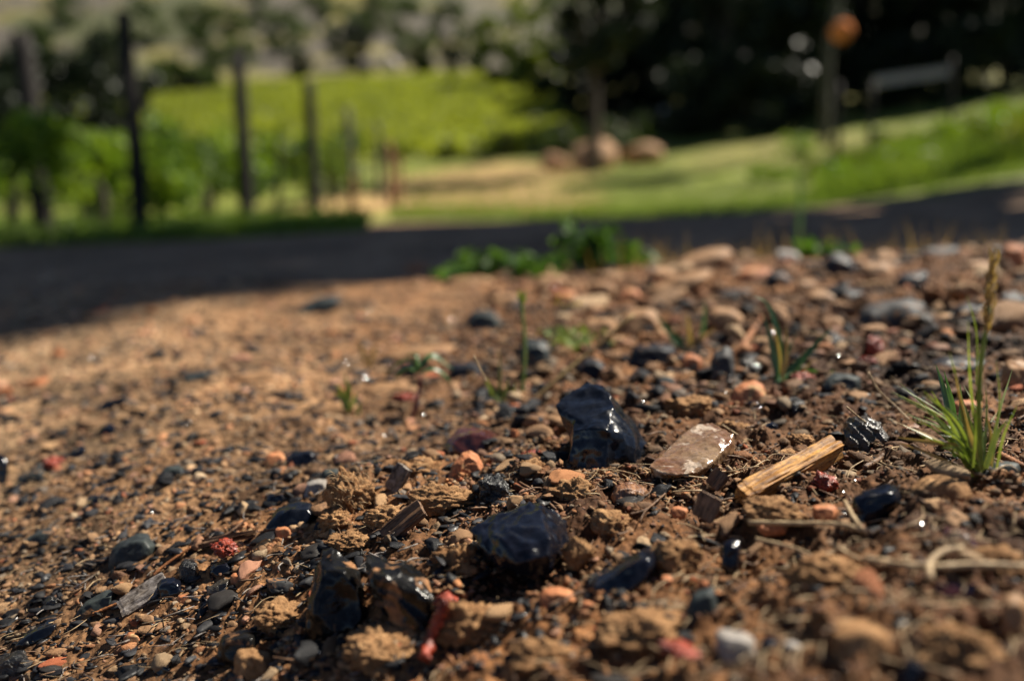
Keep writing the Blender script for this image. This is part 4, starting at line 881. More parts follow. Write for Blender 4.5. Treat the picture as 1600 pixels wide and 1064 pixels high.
stick([(1350,735),(1375,720),(1388,700)], .0017, 'bark', 'split brown stick below the striated rock', 'twig', 'twig', D=.55)
stick([(1560,715),(1600,735)], .0026, 'twig', 'orange brown stick by the right edge', 'twig', 'twig', D=.52)
stick([(740,560),(750,580),(760,600)], .0012, 'straw', 'grey dry stalk on the black flat stone', D=.62)
# husk
m = MB(); D = hit(400, 862); r = random.Random(2)
for i in range(9): m.ribbon([pt(395, 864, D)+np.array([0, 0, .003]), pt(412+i*.6, 858-i*.9, D)+np.array([0, 0, .004]), pt(428+r.uniform(-4, 4), 848+i*1.3, D)+np.array([0, 0, .004])], .0016, n=6)
tag(m.build('seed_husk', 'straw', None, pt(395, 864, D)), 'cream pointed grass seed husk in the left gravel', 'seed husk')
# litter beyond counting
def litter(name, label, n, ymax, mat, rw, rl, u0=-.8, u1=.8, y0=.28):
    m = MB(); xy = wedge(n, y0, ymax); xy[:, 0] = RNG.uniform(u0, u1, n)*(xy[:, 1]+.08); z = ground_z(xy[:, 0], xy[:, 1])
    for i in range(n):
        a = RNG.uniform(0, math.pi) if RNG.random() < .4 else RNG.normal(.55, .35); l = RNG.uniform(*rl); w = RNG.uniform(*rw)
        p = Vector((xy[i, 0], xy[i, 1], z[i]+.0015)); d = Vector((math.cos(a), math.sin(a), RNG.normal(0, .18)))*l*.5
        bend = Vector((RNG.normal(0, .2)*l, RNG.normal(0, .2)*l, RNG.uniform(-.02, .12)*l))
        m.tube([p-d, p+bend, p+d], w, w*.6, n=5, k=4)
    return tag(m.build(name, mat), label, 'plant litter', kind='stuff')
litter('straw_litter', 'fine pale straw fibres scattered over the soil', 1000, 1.1, 'straw', (.00015, .00045), (.006, .026))
litter('bark_litter', 'thin dark brown bark fibres scattered over the soil', 900, 1.0, 'bark', (.0003, .0009), (.006, .022))
litter('splinter_litter', 'dark and straw coloured splinters in the left gravel', 500, .8, 'greybark', (.0003, .0008), (.006, .02), -.85, -.1)
litter('straw_litter', 'coarser pale straw bits at the lower right', 260, .5, 'straw', (.0003, .0007), (.01, .03), .15, .85)
# root hairs on the shaggy clod
m = MB()
for i in range(70):
    p = pt(548+random.uniform(-28, 30), 775+random.uniform(-36, 20), .535); d = Vector((random.uniform(-1, 1), random.uniform(-1, .2), random.uniform(-.1, 1)))*.006
    m.tube([Vector(p), Vector(p)+d*.5+Vector((0, 0, .001)), Vector(p)+d], .00018, .0001, n=4, k=3)
tag(m.build('root_hairs', 'straw'), 'fine root hairs sticking out of the shaggy clod', 'root hairs', kind='stuff')

# ---------------------------------------------------------------- countable pebbles of the gravel
PM = []
for k in range(12):
    V, F = rock_verts(3, 300+k, 11, (.4, .85), .14, 1.6, .05); PM.append(mesh_np('pebble', V, F, None, True)); PM[-1].materials.append(M['pebble'])
PW_ = []
for k in range(8):
    V, F = rock_verts(3, 400+k, 9, (.28, .7), .12, 1.5, .04); PW_.append(mesh_np('stone_chip', V, F, None, True)); PW_[-1].materials.append(M['pebble_wet'])
def pebbles(n, kind, y0, y1, smin, smax, u0=-.78, u1=.78, bias=1.):
    xy = wedge(n, y0, y1, bias=bias); xy[:, 0] = RNG.uniform(u0, u1, n)*(xy[:, 1]+.08); z = ground_z(xy[:, 0], xy[:, 1]); r = random.Random(n)
    INFO = {'tan': ('pebble', 'tan pebble lying loose in the gravel', 'pebble', 'tan pebbles in the gravel', [(.44, .28, .15), (.40, .24, .13), (.5, .36, .22), (.36, .22, .12)]),
            'orange': ('pebble', 'orange or rust coloured pebble in the gravel', 'pebble', 'orange pebbles in the gravel', [(.5, .23, .1), (.46, .18, .08), (.42, .13, .06), (.5, .26, .17)]),
            'dark': ('stone_chip', 'glossy black or dark grey stone chip in the gravel', 'stone chip', 'dark stone chips in the gravel', [(.009, .010, .014), (.02, .021, .024), (.008, .009, .012), (.028, .026, .025)])}
    nm, lb, ct, gp, cols = INFO[kind]; src = PW_ if kind == 'dark' else PM
    for i in range(n):
        s = (smin+(smax-smin)*r.random()**2)*(.6+.7*xy[i, 1]); me = src[r.randrange(len(src))]
        o = bpy.data.objects.new(nm, me); C.objects.link(o); fl = r.uniform(.35, .75) if kind == 'dark' else r.uniform(.5, .85)
        o.location = (xy[i, 0], xy[i, 1], z[i]+s*fl*.3); o.scale = (s*r.uniform(1, 1.9), s, s*fl)
        o.rotation_euler = (r.gauss(0, .3), r.gauss(0, .3), r.uniform(0, 6.28) if r.random() < .5 else r.gauss(.5, .3))
        c = r.choice(cols); k = r.uniform(.8, 1.15); o.color = (c[0]*k, c[1]*k, c[2]*k, 1); tag(o, lb, ct, gp)
pebbles(150, 'tan', .30, 1.7, .0045, .011); pebbles(60, 'tan', .8, 1.8, .009, .021, 0, .78)
pebbles(85, 'orange', .29, 1.5, .004, .010)
pebbles(150, 'dark', .30, 1.1, .0045, .011, -.78, .2); pebbles(40, 'dark', .35, 1.0, .0045, .010, -.1, .78); pebbles(50, 'dark', .75, 1.8, .007, .015, 0, .78)

# ---------------------------------------------------------------- bright wet glints: flakes added and turned to mirror the sun into the lens
def glint(px, py, s, label, D=None):
    D = min(D or 9, hit(px, py)); p = pt(px, py, D-.006); h = (SUNV+(Vector(CAM)-Vector(p)).normalized()).normalized()
    V, F = ico(3); V = V*np.array([1, .8, .16]); V = V*s
    o = link('water_drop', mesh_np('water_drop', V, F, None, True), M['drop'], None, p); o.rotation_euler = h.to_track_quat('Z', 'Y').to_euler()
    tag(o, label, 'water drop', 'glinting water drops')
for g in [(706,500,.0022,'bright water drop on sunny gravel above the seedling'),(57,514,.0015,'water drop glinting at the far left of the sunny gravel'),(143,560,.0018,'water drop glinting left of the sunny gravel'),
          (570,590,.0022,'bright water drop left of the seedling',1.0),(540,567,.0013,'faint water drop beside the pale grass sprig',1.0),(575,484,.0013,'faint water drop near the dark long stone',1.3),
          (1440,818,.0016,'brightest water drop at the lower right',.40),(1382,831,.0016,'bright water drop below the dark blue slab',.40),(974,908,.0016,'bright glint on the black wedge stone',.435),
          (500,1018,.0012,'glint on the soil in front of the mud streaked stone',.43),(862,812,.0012,'glint on the top of the rippled black stone',.53),(842,860,.0009,'glint on the front of the rippled black stone',.50),
          (1310,555,.0013,'water drop by the flat dark blue slab',.75),(1208,520,.0013,'upper water bead on the green sprig',.76),(1206,561,.0014,'lower water bead on the green sprig',.76),(1098,513,.0015,'water drop on the small two leaved sprig',.95),
          (988,557,.0016,'left drop on the dark wet stone behind the tallest stone',.86),(1003,572,.0013,'right drop on the dark wet stone behind the tallest stone',.86),(1005,627,.0010,'drop on a black pebble right of the tallest stone top',.62),
          (840,537,.0014,'drop at the thin green stem',.97),(662,648,.0010,'drop at the foot of the seedling',.7),(670,980,.0010,'drop on the red wet twig',.43),(628,905,.0008,'drop in the cleft of the split stone',.475),(635,918,.0008,'second drop in the cleft of the split stone',.475),
          (660,980,.0010,'cluster drop at the tip of the split stone',.46),(1205,688,.0008,'drop on the small wet black pebble',.57),(1134,613,.0009,'drop beside the rounded orange tan stone',.66),(1188,636,.0008,'drop on the tiny glossy black pebble',.64),
          (1336,750,.0009,'white drop below the striated rock',.53),(1318,768,.0008,'drop by the glossy red leaf bit',.53),(600,680,.0010,'drop in the gravel beyond the soil heap',.72),(57,680,.0010,'faint drop at the left edge gravel'),(238,800,.0009,'drop on a black chip in the left gravel')]:
    glint(g[0], g[1], g[2], g[3], g[4] if len(g) > 4 else None)

# ================================================================ background
def leafcloud(n, centers, radii, size, seed=0, flat=1.):
    r = np.random.default_rng(seed); c = np.array(centers, float); k = r.integers(0, len(c), n)
    rad = np.array(radii, float)[k]; d = r.normal(size=(n, 3)); d /= np.linalg.norm(d, axis=1)[:, None]
    P = c[k]+d*rad*(r.random(n)**.45)[:, None]
    a = r.normal(size=(n, 3)); a /= np.linalg.norm(a, axis=1)[:, None]; b = np.cross(a, r.normal(size=(n, 3))); b /= np.linalg.norm(b, axis=1)[:, None]
    s = size*r.uniform(.6, 1.3, n)[:, None]; a = a*s; b = b*s*.62
    V = np.stack([P-a, P+b*.9+a*.1, P+a, P-b*.9+a*.1], 1).reshape(-1, 3); F = np.arange(n*4).reshape(-1, 4)
    return V, F
def clumps(r, n, R_, H, z0, cr, ex=.7):
    cs, rs = [], []
    for i in range(n):
        a = r.uniform(0, 6.28); h = r.random(); w = math.sin(math.pi*(.12+.80*h))**ex; q = R_*w*math.sqrt(r.random())
        s = cr*r.uniform(.6, 1.3); cs.append((q*math.cos(a), q*math.sin(a), z0+h*H)); rs.append((s, s, s*.75))
    return cs, rs
TREES = {}
def tree(name, label, x, y, R_, H, z0, mat, n=5000, leaf=.12, group=None, trunk='trunk', tr=.12, seed=1, ncl=34, zoff=0, cat='tree', lean=0, ex=.7):
    key = (R_, H, z0, n, leaf, seed)
    z = float(ground_z([x], [y])[0]); root = empty(name, (x, y, z+zoff), label, cat, group); r = random.Random(seed)
    cs, rs = clumps(r, ncl, R_, H, z0, R_*.33, ex); V, F = leafcloud(n, cs, rs, leaf, seed)
    link('crown', mesh_np('crown', V, F), M[mat], root)
    m = MB(); m.tube([(0, 0, -.2), (lean*.4, 0, z0*.6), (lean, .02*H, z0+H*.55)], tr, tr*.35, n=10, k=9, wob=.08)
    for i in range(6):
        a = r.uniform(0, 6.28); h0 = z0*r.uniform(.6, 1)+H*r.uniform(0, .25)
        m.tube([(lean*.5, 0, h0), (R_*.35*math.cos(a), R_*.35*math.sin(a), h0+H*.18), (R_*.7*math.cos(a), R_*.7*math.sin(a), h0+H*.35)], tr*.4, tr*.1, n=6, k=6)
    m.build('trunk', trunk, root)
    return root
def place(px, py, D): p = pt(px, py, D); return p[0], p[1]

# tall trees right of the frame whose shade crosses the track
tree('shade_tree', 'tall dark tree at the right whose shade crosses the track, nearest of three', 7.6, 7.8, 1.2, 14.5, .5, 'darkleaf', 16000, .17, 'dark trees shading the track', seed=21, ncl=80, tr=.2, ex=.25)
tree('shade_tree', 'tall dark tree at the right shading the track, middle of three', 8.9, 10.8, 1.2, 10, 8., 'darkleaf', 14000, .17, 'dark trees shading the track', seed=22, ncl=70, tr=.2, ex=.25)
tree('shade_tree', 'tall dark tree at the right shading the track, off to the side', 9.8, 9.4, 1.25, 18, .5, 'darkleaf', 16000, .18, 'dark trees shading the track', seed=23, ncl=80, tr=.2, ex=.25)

# vine row beside the track
def vine(name, label, x, y, n, mat, group, seed, hh=1.35, w=.42, L=.95, z0=.45):
    z = float(ground_z([x], [y])[0]); root = empty(name, (x, y, z), label, 'grape vine', group); r = random.Random(seed)
    cs, rs = [], []
    for i in range(10): s = r.uniform(.15, .27); cs.append((r.uniform(-w, w)*.6, r.uniform(-L, L), z0+r.random()*(hh-z0))); rs.append((s, s*1.2, s))
    V, F = leafcloud(n, cs, rs, .055, seed); link('foliage', mesh_np('foliage', V, F), M[mat], root)
    m = MB(); m.tube([(0, 0, -.05), (.03, .02, .3), (-.02, 0, z0+.15)], .035, .025, n=8, k=7, wob=.15); m.tube([(0, -L, z0+.2), (0, 0, z0+.12), (0, L, z0+.2)], .015, .012, n=8, k=6, wob=.15); m.build('trunk', 'trunk', root)
k = 0
for i, y in enumerate((6.0, 7.0, 8.1, 9.4, 10.8, 12.3, 13.8)):
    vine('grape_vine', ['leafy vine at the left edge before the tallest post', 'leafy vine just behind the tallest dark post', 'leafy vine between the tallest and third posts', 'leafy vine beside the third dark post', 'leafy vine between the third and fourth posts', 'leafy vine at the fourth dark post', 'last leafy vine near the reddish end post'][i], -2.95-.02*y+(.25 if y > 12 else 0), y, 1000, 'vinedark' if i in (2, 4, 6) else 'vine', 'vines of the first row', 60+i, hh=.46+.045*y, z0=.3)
for i, y in enumerate((7.0, 8.6, 10.2, 11.8, 13.4, 15.0, 16.6, 18.2)):
    vine('grape_vine', 'green leafy grape vine in the second row, number %s counting from the track' % ['one', 'two', 'three', 'four', 'five', 'six', 'seven', 'eight'][i], -5.4, y, 1000, 'vine', 'vines of the second row', 80+i, hh=.58+.02*y, z0=.25)
for i, y in enumerate((10.5, 12.5, 14.5, 16.5, 18.5, 20.5)):
    vine('grape_vine', 'green leafy grape vine in the third row at the far left', -8.2, y, 1000, 'vine', 'vines of the third row', 100+i, hh=.95, z0=.3)
def post(px, py, top, D, wd, label, mat='post', pxt=None):
    a = pt(px, py, D); a[2] = float(ground_z([a[0]], [a[1]])[0])-.05; b = pt(pxt if pxt else px, top, D); m = MB()
    m.tube([a, (np.array(a)+b)/2+np.array([.01, 0, 0]), b], wd, wd*.82, n=12, k=9, wob=.05); tag(m.build('vineyard_post', mat, None, a), label, 'post', 'posts along the vines')
post(72, 385, 55, 5.6, .078, 'dark wooden post at the far left of the row', pxt=34)
post(222, 378, 22, 5.2, .055, 'tallest dark wooden post in the vine row', pxt=192)
post(386, 345, 82, 7.2, .072, 'third dark post of the row, in front of the green field', pxt=371)
post(492, 340, 128, 8.6, .072, 'fourth dark post of the row', pxt=482)
post(550, 338, 170, 11.5, .065, 'thin grey post past the fourth dark post', pxt=542, mat='paletrunk')
post(594, 335, 195, 13.5, .05, 'slim post near the end of the vine row', pxt=590, mat='paletrunk')
post(612, 338, 225, 11., .05, 'reddish end post of the vine row', 'redpost', pxt=608)
post(625, 335, 245, 13., .04, 'thin reddish stake beyond the end post', 'redpost', pxt=623)
post(552, 340, 275, 10.0, .035, 'short reddish stake below the thin grey post', 'redpost')
post(135, 378, 225, 7.5, .04, 'slim dark stake between the two left posts')
for px, top, D, lb in ((165, 232, 7.0, 'slim dark stake right behind the tallest post'), (330, 225, 8.6, 'slim dark stake left of the third post'), (435, 215, 9.6, 'slim dark stake between the third and fourth posts'), (20, 240, 6.6, 'slim dark stake at the left edge of the vines'), (520, 215, 11, 'slim dark stake right of the fourth post')): post(px, 350, top, D, .035, lb)
post(288, 372, 200, 8., .04, 'slim dark stake between the tallest and third posts', pxt=280)
for h_, lb in ((.75, 'lower trellis wire strung along the vineyard posts'), (1.15, 'upper trellis wire strung along the vineyard posts')):
    m = MB(); m.tube([(-2.6, yy, float(ground_z([-2.6], [yy])[0])+h_) for yy in (5.2, 7.2, 8.6, 10.5, 12.5, 14)], .004, .004, n=24, k=5); tag(m.build('trellis_wire', 'post', None, (-2.6, 5.2, 0)), lb, 'wire')
# far vineyard rows
for i, x in enumerate(np.arange(-42, 2.0, 1.9)):
    y0 = 27.5+max(0, (-x-8))*.25; y1 = 74; ln = y1-y0; n = int(ln*170); r = np.random.default_rng(500+i)
    ys = y0+r.random(n)*ln; xs = x+r.normal(0, .36, n)+(ys-y0)*.02; zs = ground_z(xs, ys)+.15+r.random(n)*.5
    Pc = np.c_[xs, ys, zs]; a = r.normal(size=(n, 3)); a /= np.linalg.norm(a, axis=1)[:, None]; b = np.cross(a, r.normal(size=(n, 3))); b /= np.linalg.norm(b, axis=1)[:, None]
    s = r.uniform(.10, .2, n)[:, None]; a = a*s; b = b*s*.7; V = np.stack([Pc-a, Pc+b, Pc+a, Pc-b], 1).reshape(-1, 3); base = np.array([x, y0, float(ground_z([x], [y0])[0])])
    root = empty('vine_row', base, 'row of sunlit yellow green vines running up the far slope', 'vine row', 'vine rows on the far slope')
    link('foliage', mesh_np('foliage', V-base, np.arange(n*4).reshape(-1, 4)), M['vinefar'], root)
    m = MB(); m.tube([(0, -.2, -.1), (0, -.2, 1.0)], .05, .04, n=2, k=6); m.build('end_stake', 'trunk', root)
# row-end vines at the edge of the vineyard
for i, (px, py, D, lb) in enumerate([(965,256,22,'low leafy vine right of the dark corner tree'),(985,250,23,'small leafy vine beyond the vineyard corner'),(880,255,24,'leafy vine behind the vineyard corner')]):
    x, y = place(px, py, D); root_n = 'corner_vine'; z = float(ground_z([x], [y])[0]); root = empty(root_n, (x, y, z), lb, 'grape vine'); r = random.Random(i)
    cs = [(r.uniform(-.6, .6), r.uniform(-.4, .4), .2+r.random()*.9) for _ in range(9)]; V, F = leafcloud(500, cs, [(.22, .22, .22)]*9, .08, 700+i)
    link('foliage', mesh_np('foliage', V, F), M['treeleaf'], root); m = MB(); m.tube([(0, 0, -.1), (.05, 0, .5), (0, 0, 1.)], .09, .06, n=6, k=7, wob=.15); m.build('trunk', 'trunk', root)

# hillside trees
HT = [(60,95,85,3.2,7,'hillleaf','dark green shrub on the left of the grey hillside'),(150,110,70,2.6,5,'hillleaf','rounded dark shrub behind the tallest post'),(225,10,120,5,8,'hillleaf','blurred tree high on the left hillside'),
 (100,20,130,5,7,'hillleaf','grey green tree at the upper left edge'),(330,70,90,4.2,9,'hillleaf','tall green tree on the hillside left of centre'),(375,50,95,3.6,8,'hillleaf','green tree beside the tall hillside tree'),(270,145,66,3.4,3.6,'hillleaf','wide green bush at the top left of the vineyard'),
 (320,140,66,2.4,2.8,'hillleaf','smaller green bush at the vineyard top edge'),(450,40,105,5,7,'hillleaf','dark tree on the middle hillside'),(470,112,78,1.7,3.4,'darkleaf','small dark conical bush above the vineyard'),(540,60,88,3.2,8.5,'hillleaf','broad green tree above the vineyard centre'),
 (560,105,80,2.2,6.5,'darkleaf','dark narrow tree at the vineyard top edge'),(640,60,90,4.5,9,'hillleaf','large dark green tree behind the pale boulder'),(660,100,80,2.,4.5,'hillleaf','lower green tree at the vineyard top edge'),(700,40,100,4.,9,'hillleaf','green tree left of the big bright bush'),
 (705,105,80,1.8,3.,'darkleaf','dark shrub at the end of the vineyard top edge'),(590,10,120,5,8,'hillleaf','blurred tree on the skyline side of the slope'),(500,-10,130,5,8,'hillleaf','dull green tree at the top centre left'),(400,-5,130,5,8,'hillleaf','grey green tree high above the third post'),
 (800,110,62,4.2,8.5,'brightleaf','big bright olive green bush right of the vineyard'),(835,130,52,3.,5.,'brightleaf','lower grey green bush before the bright bush'),(745,110,74,1.6,6,'hillleaf','slim dark blue green tree at the vineyard right end'),(870,30,75,4.5,10,'hillleaf','dark green tree behind the bright bush'),
 (300,30,120,4,7,'hillleaf','small dull tree on the upper slope above the bush'),(180,60,100,3,5,'hillleaf','dull green bush on the grey slope'),(900,175,42,3.4,6,'darkleaf','dark shrub mass behind the corner tree, left part'),(968,175,43,3.6,6,'darkleaf','dark shrub mass behind the corner tree, right part'),(1240,150,60,4.5,8,'darkleaf','dark bush filling the back of the grove')]
for i, (px, py, D, R_, H, mt, lb) in enumerate(HT):
    x, y = place(px, py, D); tree('hillside_tree', lb, x, y, R_*.68, H*.72, H*.06, mt, 1500, .30, 'trees on the far hillside', seed=200+i, ncl=22, tr=.15)
# dark mass at the left behind the vines
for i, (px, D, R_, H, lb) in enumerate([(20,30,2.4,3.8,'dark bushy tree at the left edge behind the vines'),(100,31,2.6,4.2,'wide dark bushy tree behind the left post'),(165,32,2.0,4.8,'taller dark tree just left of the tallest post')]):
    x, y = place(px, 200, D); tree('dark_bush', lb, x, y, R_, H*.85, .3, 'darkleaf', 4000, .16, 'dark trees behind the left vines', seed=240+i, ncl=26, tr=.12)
# dark trees at right
DT = [(1000,46,3.4,7.5,'second dark tree of the shaded grove'),(1100,41,3.2,8.5,'black looking tree behind the sunlit grass strip'),(1140,33,2.9,10,'deep shaded tree left of the pale trunk'),
      (1200,36,3.4,11,'dark tree right behind the pale trunk'),(1270,34,3.0,11,'dark tree behind the hanging orange ball'),(1340,36,3.4,12,'dark tree behind the grey plank'),(1420,34,3.2,11,'dense dark tree above the grey plank'),(1490,36,3.4,12,'dark tree right of the grey plank'),
      (1560,30,3.0,10,'dark tree above the flowering bank'),(1630,27,2.8,9,'greenish dark tree at the upper right edge'),(1060,52,3.8,11,'far dark tree at the back of the grove'),(1170,48,4,14,'tall dark tree at the back of the grove'),(1300,46,4,14,'tall far tree filling the back of the grove'),(1440,42,4,14,'far tree at the right back of the grove')]
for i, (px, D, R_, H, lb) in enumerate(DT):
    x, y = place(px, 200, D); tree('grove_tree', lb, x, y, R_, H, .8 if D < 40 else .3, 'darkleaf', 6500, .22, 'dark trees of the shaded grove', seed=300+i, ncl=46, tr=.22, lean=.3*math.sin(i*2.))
x, y = place(928, 262, 19); tree('corner_tree', 'dark tree with a bare trunk standing at the corner of the vineyard', x, y, 1.35, 5.2, 2.5, 'darkleaf', 9000, .11, seed=399, ncl=50, tr=.17, ex=.4)
x, y = place(1215, 205, 27); tree('grove_tree', 'dark tree at the front of the grove whose shade pools on the lawn', x, y, 1.9, 7, .4, 'darkleaf', 9000, .16, 'dark trees of the shaded grove', seed=398, ncl=50, tr=.2, ex=.4)
# low dark undergrowth
for i, (px, D, lb) in enumerate([(1130,27,'low dark shrub under the black looking tree'),(1075,28,'wide dark shrub spreading onto the lawn'),(1180,25,'tall dark shrub in front of the grove'),(1200,31,'low dark shrub near the pale trunk'),(1395,28,'low dark shrub behind the grey plank'),(1500,26,'low dark shrub behind the right plank post')]):
    x, y = place(px, 200, D); tree('shrub', lb, x, y, 1.9, 2.2, 0, 'darkleaf', 2200, .14, 'shrubs under the grove', seed=350+i, ncl=18, tr=.06, cat='shrub')
# pale trunk, pale things, orange ball
x, y = place(1292, 210, 18); z = float(ground_z([x], [y])[0])
root = empty('pale_trunk_tree', (x, y, z), 'slender tree with a pale grey green trunk at the right', 'tree')
m = MB(); m.tube([(0, 0, -.2), (-.1, 0, 1.8), (.05, 0, 3.6), (.0, 0, 5.5)], .12, .08, n=16, k=10, wob=.1); m.build('trunk', 'paletrunk', root)
V, F = leafcloud(1500, [(random.uniform(-1, 1), random.uniform(-.8, 1), 4.2+random.random()*2) for _ in range(10)], [(.5, .5, .4)]*10, .12, 77); link('crown', mesh_np('crown', V, F), M['treeleaf'], root)
def lump(name, label, cat, px, py, D, s, mat, sq=(1, 1, 1), seed=1, sit=True):
    V, F = rock_verts(3, seed, 6, (.6, .9), .1, 1.4, .02); p = pt(px, py, D)
    if sit: p[2] = float(ground_z([p[0]], [p[1]])[0])+s*sq[2]*.6
    o = link(name, mesh_np(name, V*s*np.array(sq), F, None, True), M[mat], None, p); return tag(o, label, cat)
V, F = ico(4); V = V*.145; V[:, 2] *= .95
root = empty('hanging_ball', pt(1315, 50, 10.5), 'round orange ball hanging in front of the dark trees', 'ball')
link('ball', mesh_np('ball', V, F, None, True), M['orangeball'], root); m = MB(); m.tube([(0, 0, .13), (0, .01, .9), (0, 0, 1.7)], .006, .006, n=4, k=5); m.build('cord', 'post', root)  # hanging blob made up for a sunlit patch of wood
lump('boulder', 'white rock on the sunlit bank at the right', 'rock', 1455, 240, 9.6, .15, 'white', (1.1, .8, .85), 5)
lump('boulder', 'pale round boulder on the hillside above the vineyard', 'rock', 610, 78, 84, .9, 'white', (1, .8, 1), 6)
lump('boulder', 'pale wide boulder left of the hillside', 'rock', 296, 92, 80, .9, 'white', (1.7, .8, .6), 7)
lump('boulder', 'pale upright rock between the dark grove trees', 'rock', 1042, 100, 33, .42, 'white', (.7, .6, 1.3), 8)
lump('boulder', 'small cream boulder beside the bright bush', 'rock', 855, 118, 48, .18, 'white', (1, .8, .7), 9)
lump('clay_mound', 'pinkish mound right of the dark corner tree', 'mound', 1005, 240, 20.5, .42, 'mound', (1.3, .8, .8), 10)
lump('clay_mound', 'tall tan mound at the foot of the dark corner tree', 'mound', 930, 240, 19.8, .55, 'mound', (1.1, .8, .85), 11)
lump('clay_mound', 'small tan mound left of the dark corner tree', 'mound', 872, 250, 21, .36, 'mound', (1.2, .8, .8), 13)
lump('clay_mound', 'upper small tan mound behind the dark corner tree', 'mound', 938, 185, 27, .5, 'mound', (1, .8, .9), 12)
# plank on posts
D = 11.; root = empty('plank_rail', pt(1425, 200, D), 'grey plank rail slanting on dark posts at the grove edge', 'rail'); L0 = Vector(root.location)
me = bpy.data.meshes.new('plank'); bm = bmesh.new(); bmesh.ops.create_cube(bm, size=1.); a = Vector(pt(1368, 128, D)); b = Vector(pt(1482, 112, D)); ang = math.atan2(b.z-a.z, b.x-a.x)
for v in bm.verts: v.co = Vector((v.co.x*(b-a).length, v.co.y*.04, v.co.z*.13))
bmesh.ops.bevel(bm, geom=bm.edges[:], offset=.008, segments=2); bm.to_mesh(me); bm.free()
o = link('plank', me, M['plank'], root); o.location = (a+b)/2-L0; o.rotation_euler = (0, -ang, 0)
for (x0, y0, yt, w) in ((1362, 262, 130, .035), (1487, 180, 90, .035)):
    a_ = Vector(pt(x0, y0, D+.12)); b_ = Vector(pt(x0, yt, D+.12)); m = MB(); m.tube([a_-L0-Vector((0, 0, .2)), b_-L0], w, w*.9, n=6, k=9, wob=.05); m.build('post', 'post', root)
for (px, py, yt, lb) in ((1310, 245, 130, 'slim dark stake left of the plank rail'),):
    a_ = Vector(pt(px, py, 12.)); m = MB(); m.tube([a_-Vector((0, 0, .3)), Vector(pt(px, yt, 12.))], .05, .045, n=6, k=8, wob=.05); tag(m.build('stake', 'post', None, a_), lb, 'stake')
a_ = Vector(pt(1252, 322, 2.6)); a_.z = float(ground_z([a_.x], [a_.y])[0]); m = MB(); m.ribbon([a_, Vector(pt(1250, 295, 2.6)), Vector(pt(1241, 262, 2.6))], .015, n=8, fold=.2)
tag(m.build('broad_blade', 'grass_dark', None, a_), 'single dark blade standing against the sunlit lawn', 'grass')

# grass on lawn and bank, weeds
def turf(name, label, n, region, h, mat, w=.012, seed=0, cat='grass'):
    r = np.random.default_rng(seed); xs, ys = region(r, n); zs = ground_z(xs, ys); hh = h*r.uniform(.5, 1.3, len(xs))
    a = r.uniform(0, np.pi, len(xs)); dx, dy = np.cos(a)*w, np.sin(a)*w; lx, ly = r.normal(0, .35, len(xs))*hh, r.normal(0, .35, len(xs))*hh
    P0 = np.c_[xs-dx, ys-dy, zs-.01]; P1 = np.c_[xs+dx, ys+dy, zs-.01]; P2 = np.c_[xs+lx, ys+ly, zs+hh]
    V = np.stack([P0, P1, P2], 1).reshape(-1, 3); o = link(name, mesh_np(name, V, np.arange(len(V)).reshape(-1, 3)), M[mat]); return tag(o, label, cat, kind='stuff')
turf('grass', 'mown sunlit lawn grass beyond the track', 26000, lambda r, n: (lambda y: (r.uniform(-.15, .75, n)*y, y))(7.6+r.random(n)**1.5*18), .07, 'lawn', .012, 1)
turf('bank_grass', 'tall weeds and grass on the sunlit bank at the right', 22000, lambda r, n: (lambda y: (r.uniform(.38, .95, n)*y, y))(8.4+r.random(n)*6), .26, 'lawn', .014, 2)
turf('verge_grass', 'green grass verge at the foot of the vines', 12000, lambda r, n: (lambda y: (r.uniform(-.85, -.18, n)*y, y))(4.9+r.random(n)*4), .12, 'lawn', .012, 3)
def weed(name, label, pxs, D, h, n, mat, seed, lf=.02):
    x, y = place(pxs[0], pxs[1], D); z = float(ground_z([x], [y])[0]); root = empty(name, (x, y, z), label, 'weed'); r = random.Random(seed)
    cs = [(r.uniform(-1, 1)*pxs[2]/2/FPX*D, r.uniform(-.05, .05), r.uniform(.2, .8)*h) for _ in range(10)]; V, F = leafcloud(n, cs, [(.035, .035, h*.35)]*10, lf, seed)
    link('leaves', mesh_np('leaves', V, F), M[mat], root); m = MB()
    for c in cs[:6]: m.tube([(c[0]*.5, 0, -.01), (c[0]*.9, c[1]*.5, c[2]*.6), c], .002, .001, n=4, k=5)
    m.build('stems', 'weed', root)
weed('green_weed', 'leafy green weed patch on the rim of the track, left part', (810, 430, 150), 1.68, .05, 200, 'weed', 5)
weed('green_weed', 'tallest leafy green weed in the middle of the weed patch', (915, 425, 70), 1.72, .10, 120, 'weed', 6)
weed('green_weed', 'leafy green weed patch on the rim, right part', (970, 425, 90), 1.72, .055, 110, 'weed', 7)
weed('green_weed', 'small pale green weed at the left end of the weed patch', (715, 440, 40), 1.75, .03, 60, 'weed', 8)
weed('green_weed', 'bright green sprout on the ridge beside the cream pebble', (1278, 402, 40), 1.5, .035, 30, 'weed', 9)
weed('yellow_flowered_weed', 'tiny weed with yellow flowers among stones at the centre', (892, 488, 60), .98, .022, 60, 'grass', 10, .008)
turf('rim_grass', 'thin dry grass along the far rim of the gravel', 500, lambda r, n: (lambda y: (r.uniform(.1, .62, n)*y, y))(1.5+r.random(n)*1.2), .07, 'drygrass', .0016, 4)
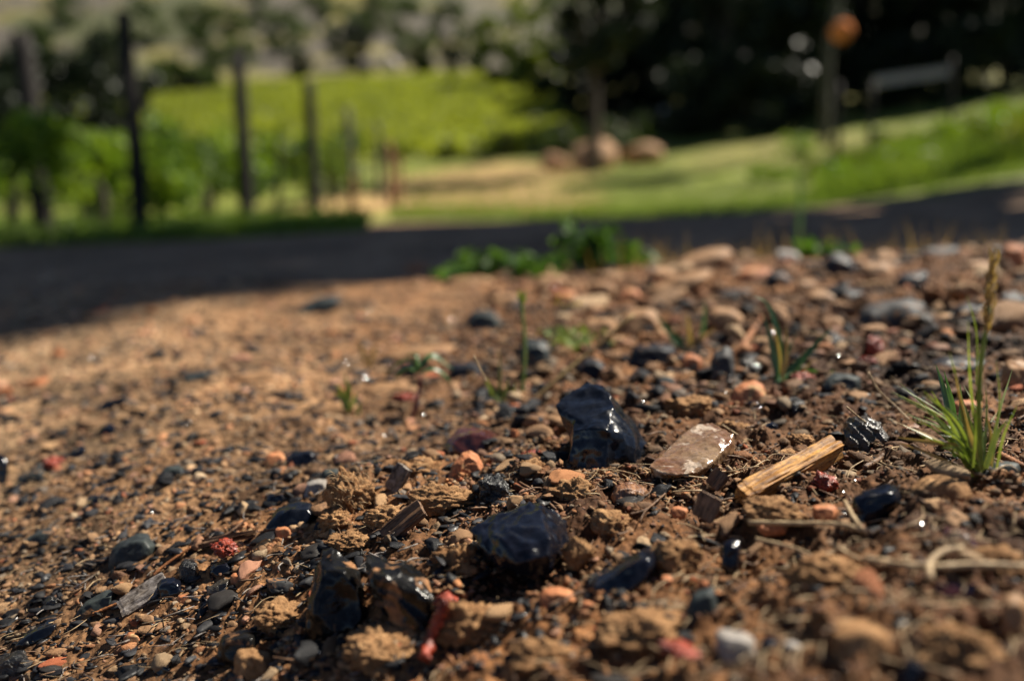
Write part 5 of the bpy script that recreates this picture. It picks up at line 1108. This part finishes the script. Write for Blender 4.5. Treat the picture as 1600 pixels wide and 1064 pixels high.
m = MB(); q = pt(890, 478, .97)
for i in range(7):
    p = Vector(q)+Vector((random.uniform(-.016, .012), random.uniform(-.01, .01), random.uniform(-.002, .012)))
    for k in range(5): a = k*1.256; m.ribbon([p, p+Vector((math.cos(a), math.sin(a), .3))*.0035], .0025, n=3, tip=.5)
_f = m.build('yellow_flowers', 'yellow', None, q); tag(_f, 'cluster of tiny yellow flowers beside the reddish pebble', 'flower')
turf('yellow_flowers', 'yellow wild flowers on the bank at the right edge', 260, lambda r, n: (lambda y: (r.uniform(.60, .70, n)*y, y))(8.8+r.random(n)*3), .36, 'yellow', .05, 6, 'wild flowers')

r = random.Random(44)
for i, (px, py, D) in enumerate([(1380,215,10.5),(1420,230,10),(1500,200,11),(1540,225,9.5),(1585,190,10.5),(1340,250,9.5),(1470,185,12),(1600,230,9.2),(1560,170,13),(1400,180,13.5),(1250,215,15),(1215,240,13),(1290,230,12.5)]):
    x, y = place(px, py, D); z = float(ground_z([x], [y])[0]); lb = ['weed clump left on the bank under the grey plank', 'weed clump beside the white rock', 'weed clump above the white rock', 'weed clump right of the white rock', 'weed clump among the yellow flowers at the right edge', 'weed clump at the foot of the slim dark stake', 'weed clump behind the white rock', 'weed clump low at the right edge', 'weed clump high at the right end of the bank', 'weed clump under the middle of the plank', 'tall dry weed clump on the lawn left of the stake', 'dry weed clump low on the lawn', 'weed clump between lawn and stake'][i]
    root = empty('weed_clump', (x, y, z), lb, 'weeds', 'weed clumps on the bank'); h = r.uniform(.3, .55)
    cs = [(r.uniform(-.35, .35), r.uniform(-.25, .25), h*r.uniform(.2, .9)) for _ in range(10)]; V, F = leafcloud(700, cs, [(.14, .14, .12)]*10, .035, 900+i)
    link('leaves', mesh_np('leaves', V, F), M['vine' if i % 3 else 'brightleaf'], root); m = MB()
    for c in cs[:6]: m.tube([(c[0]*.5, c[1]*.5, -.03), (c[0]*.8, c[1]*.8, c[2]*.6), c], .008, .004, n=4, k=5)
    m.build('stems', 'vine', root)
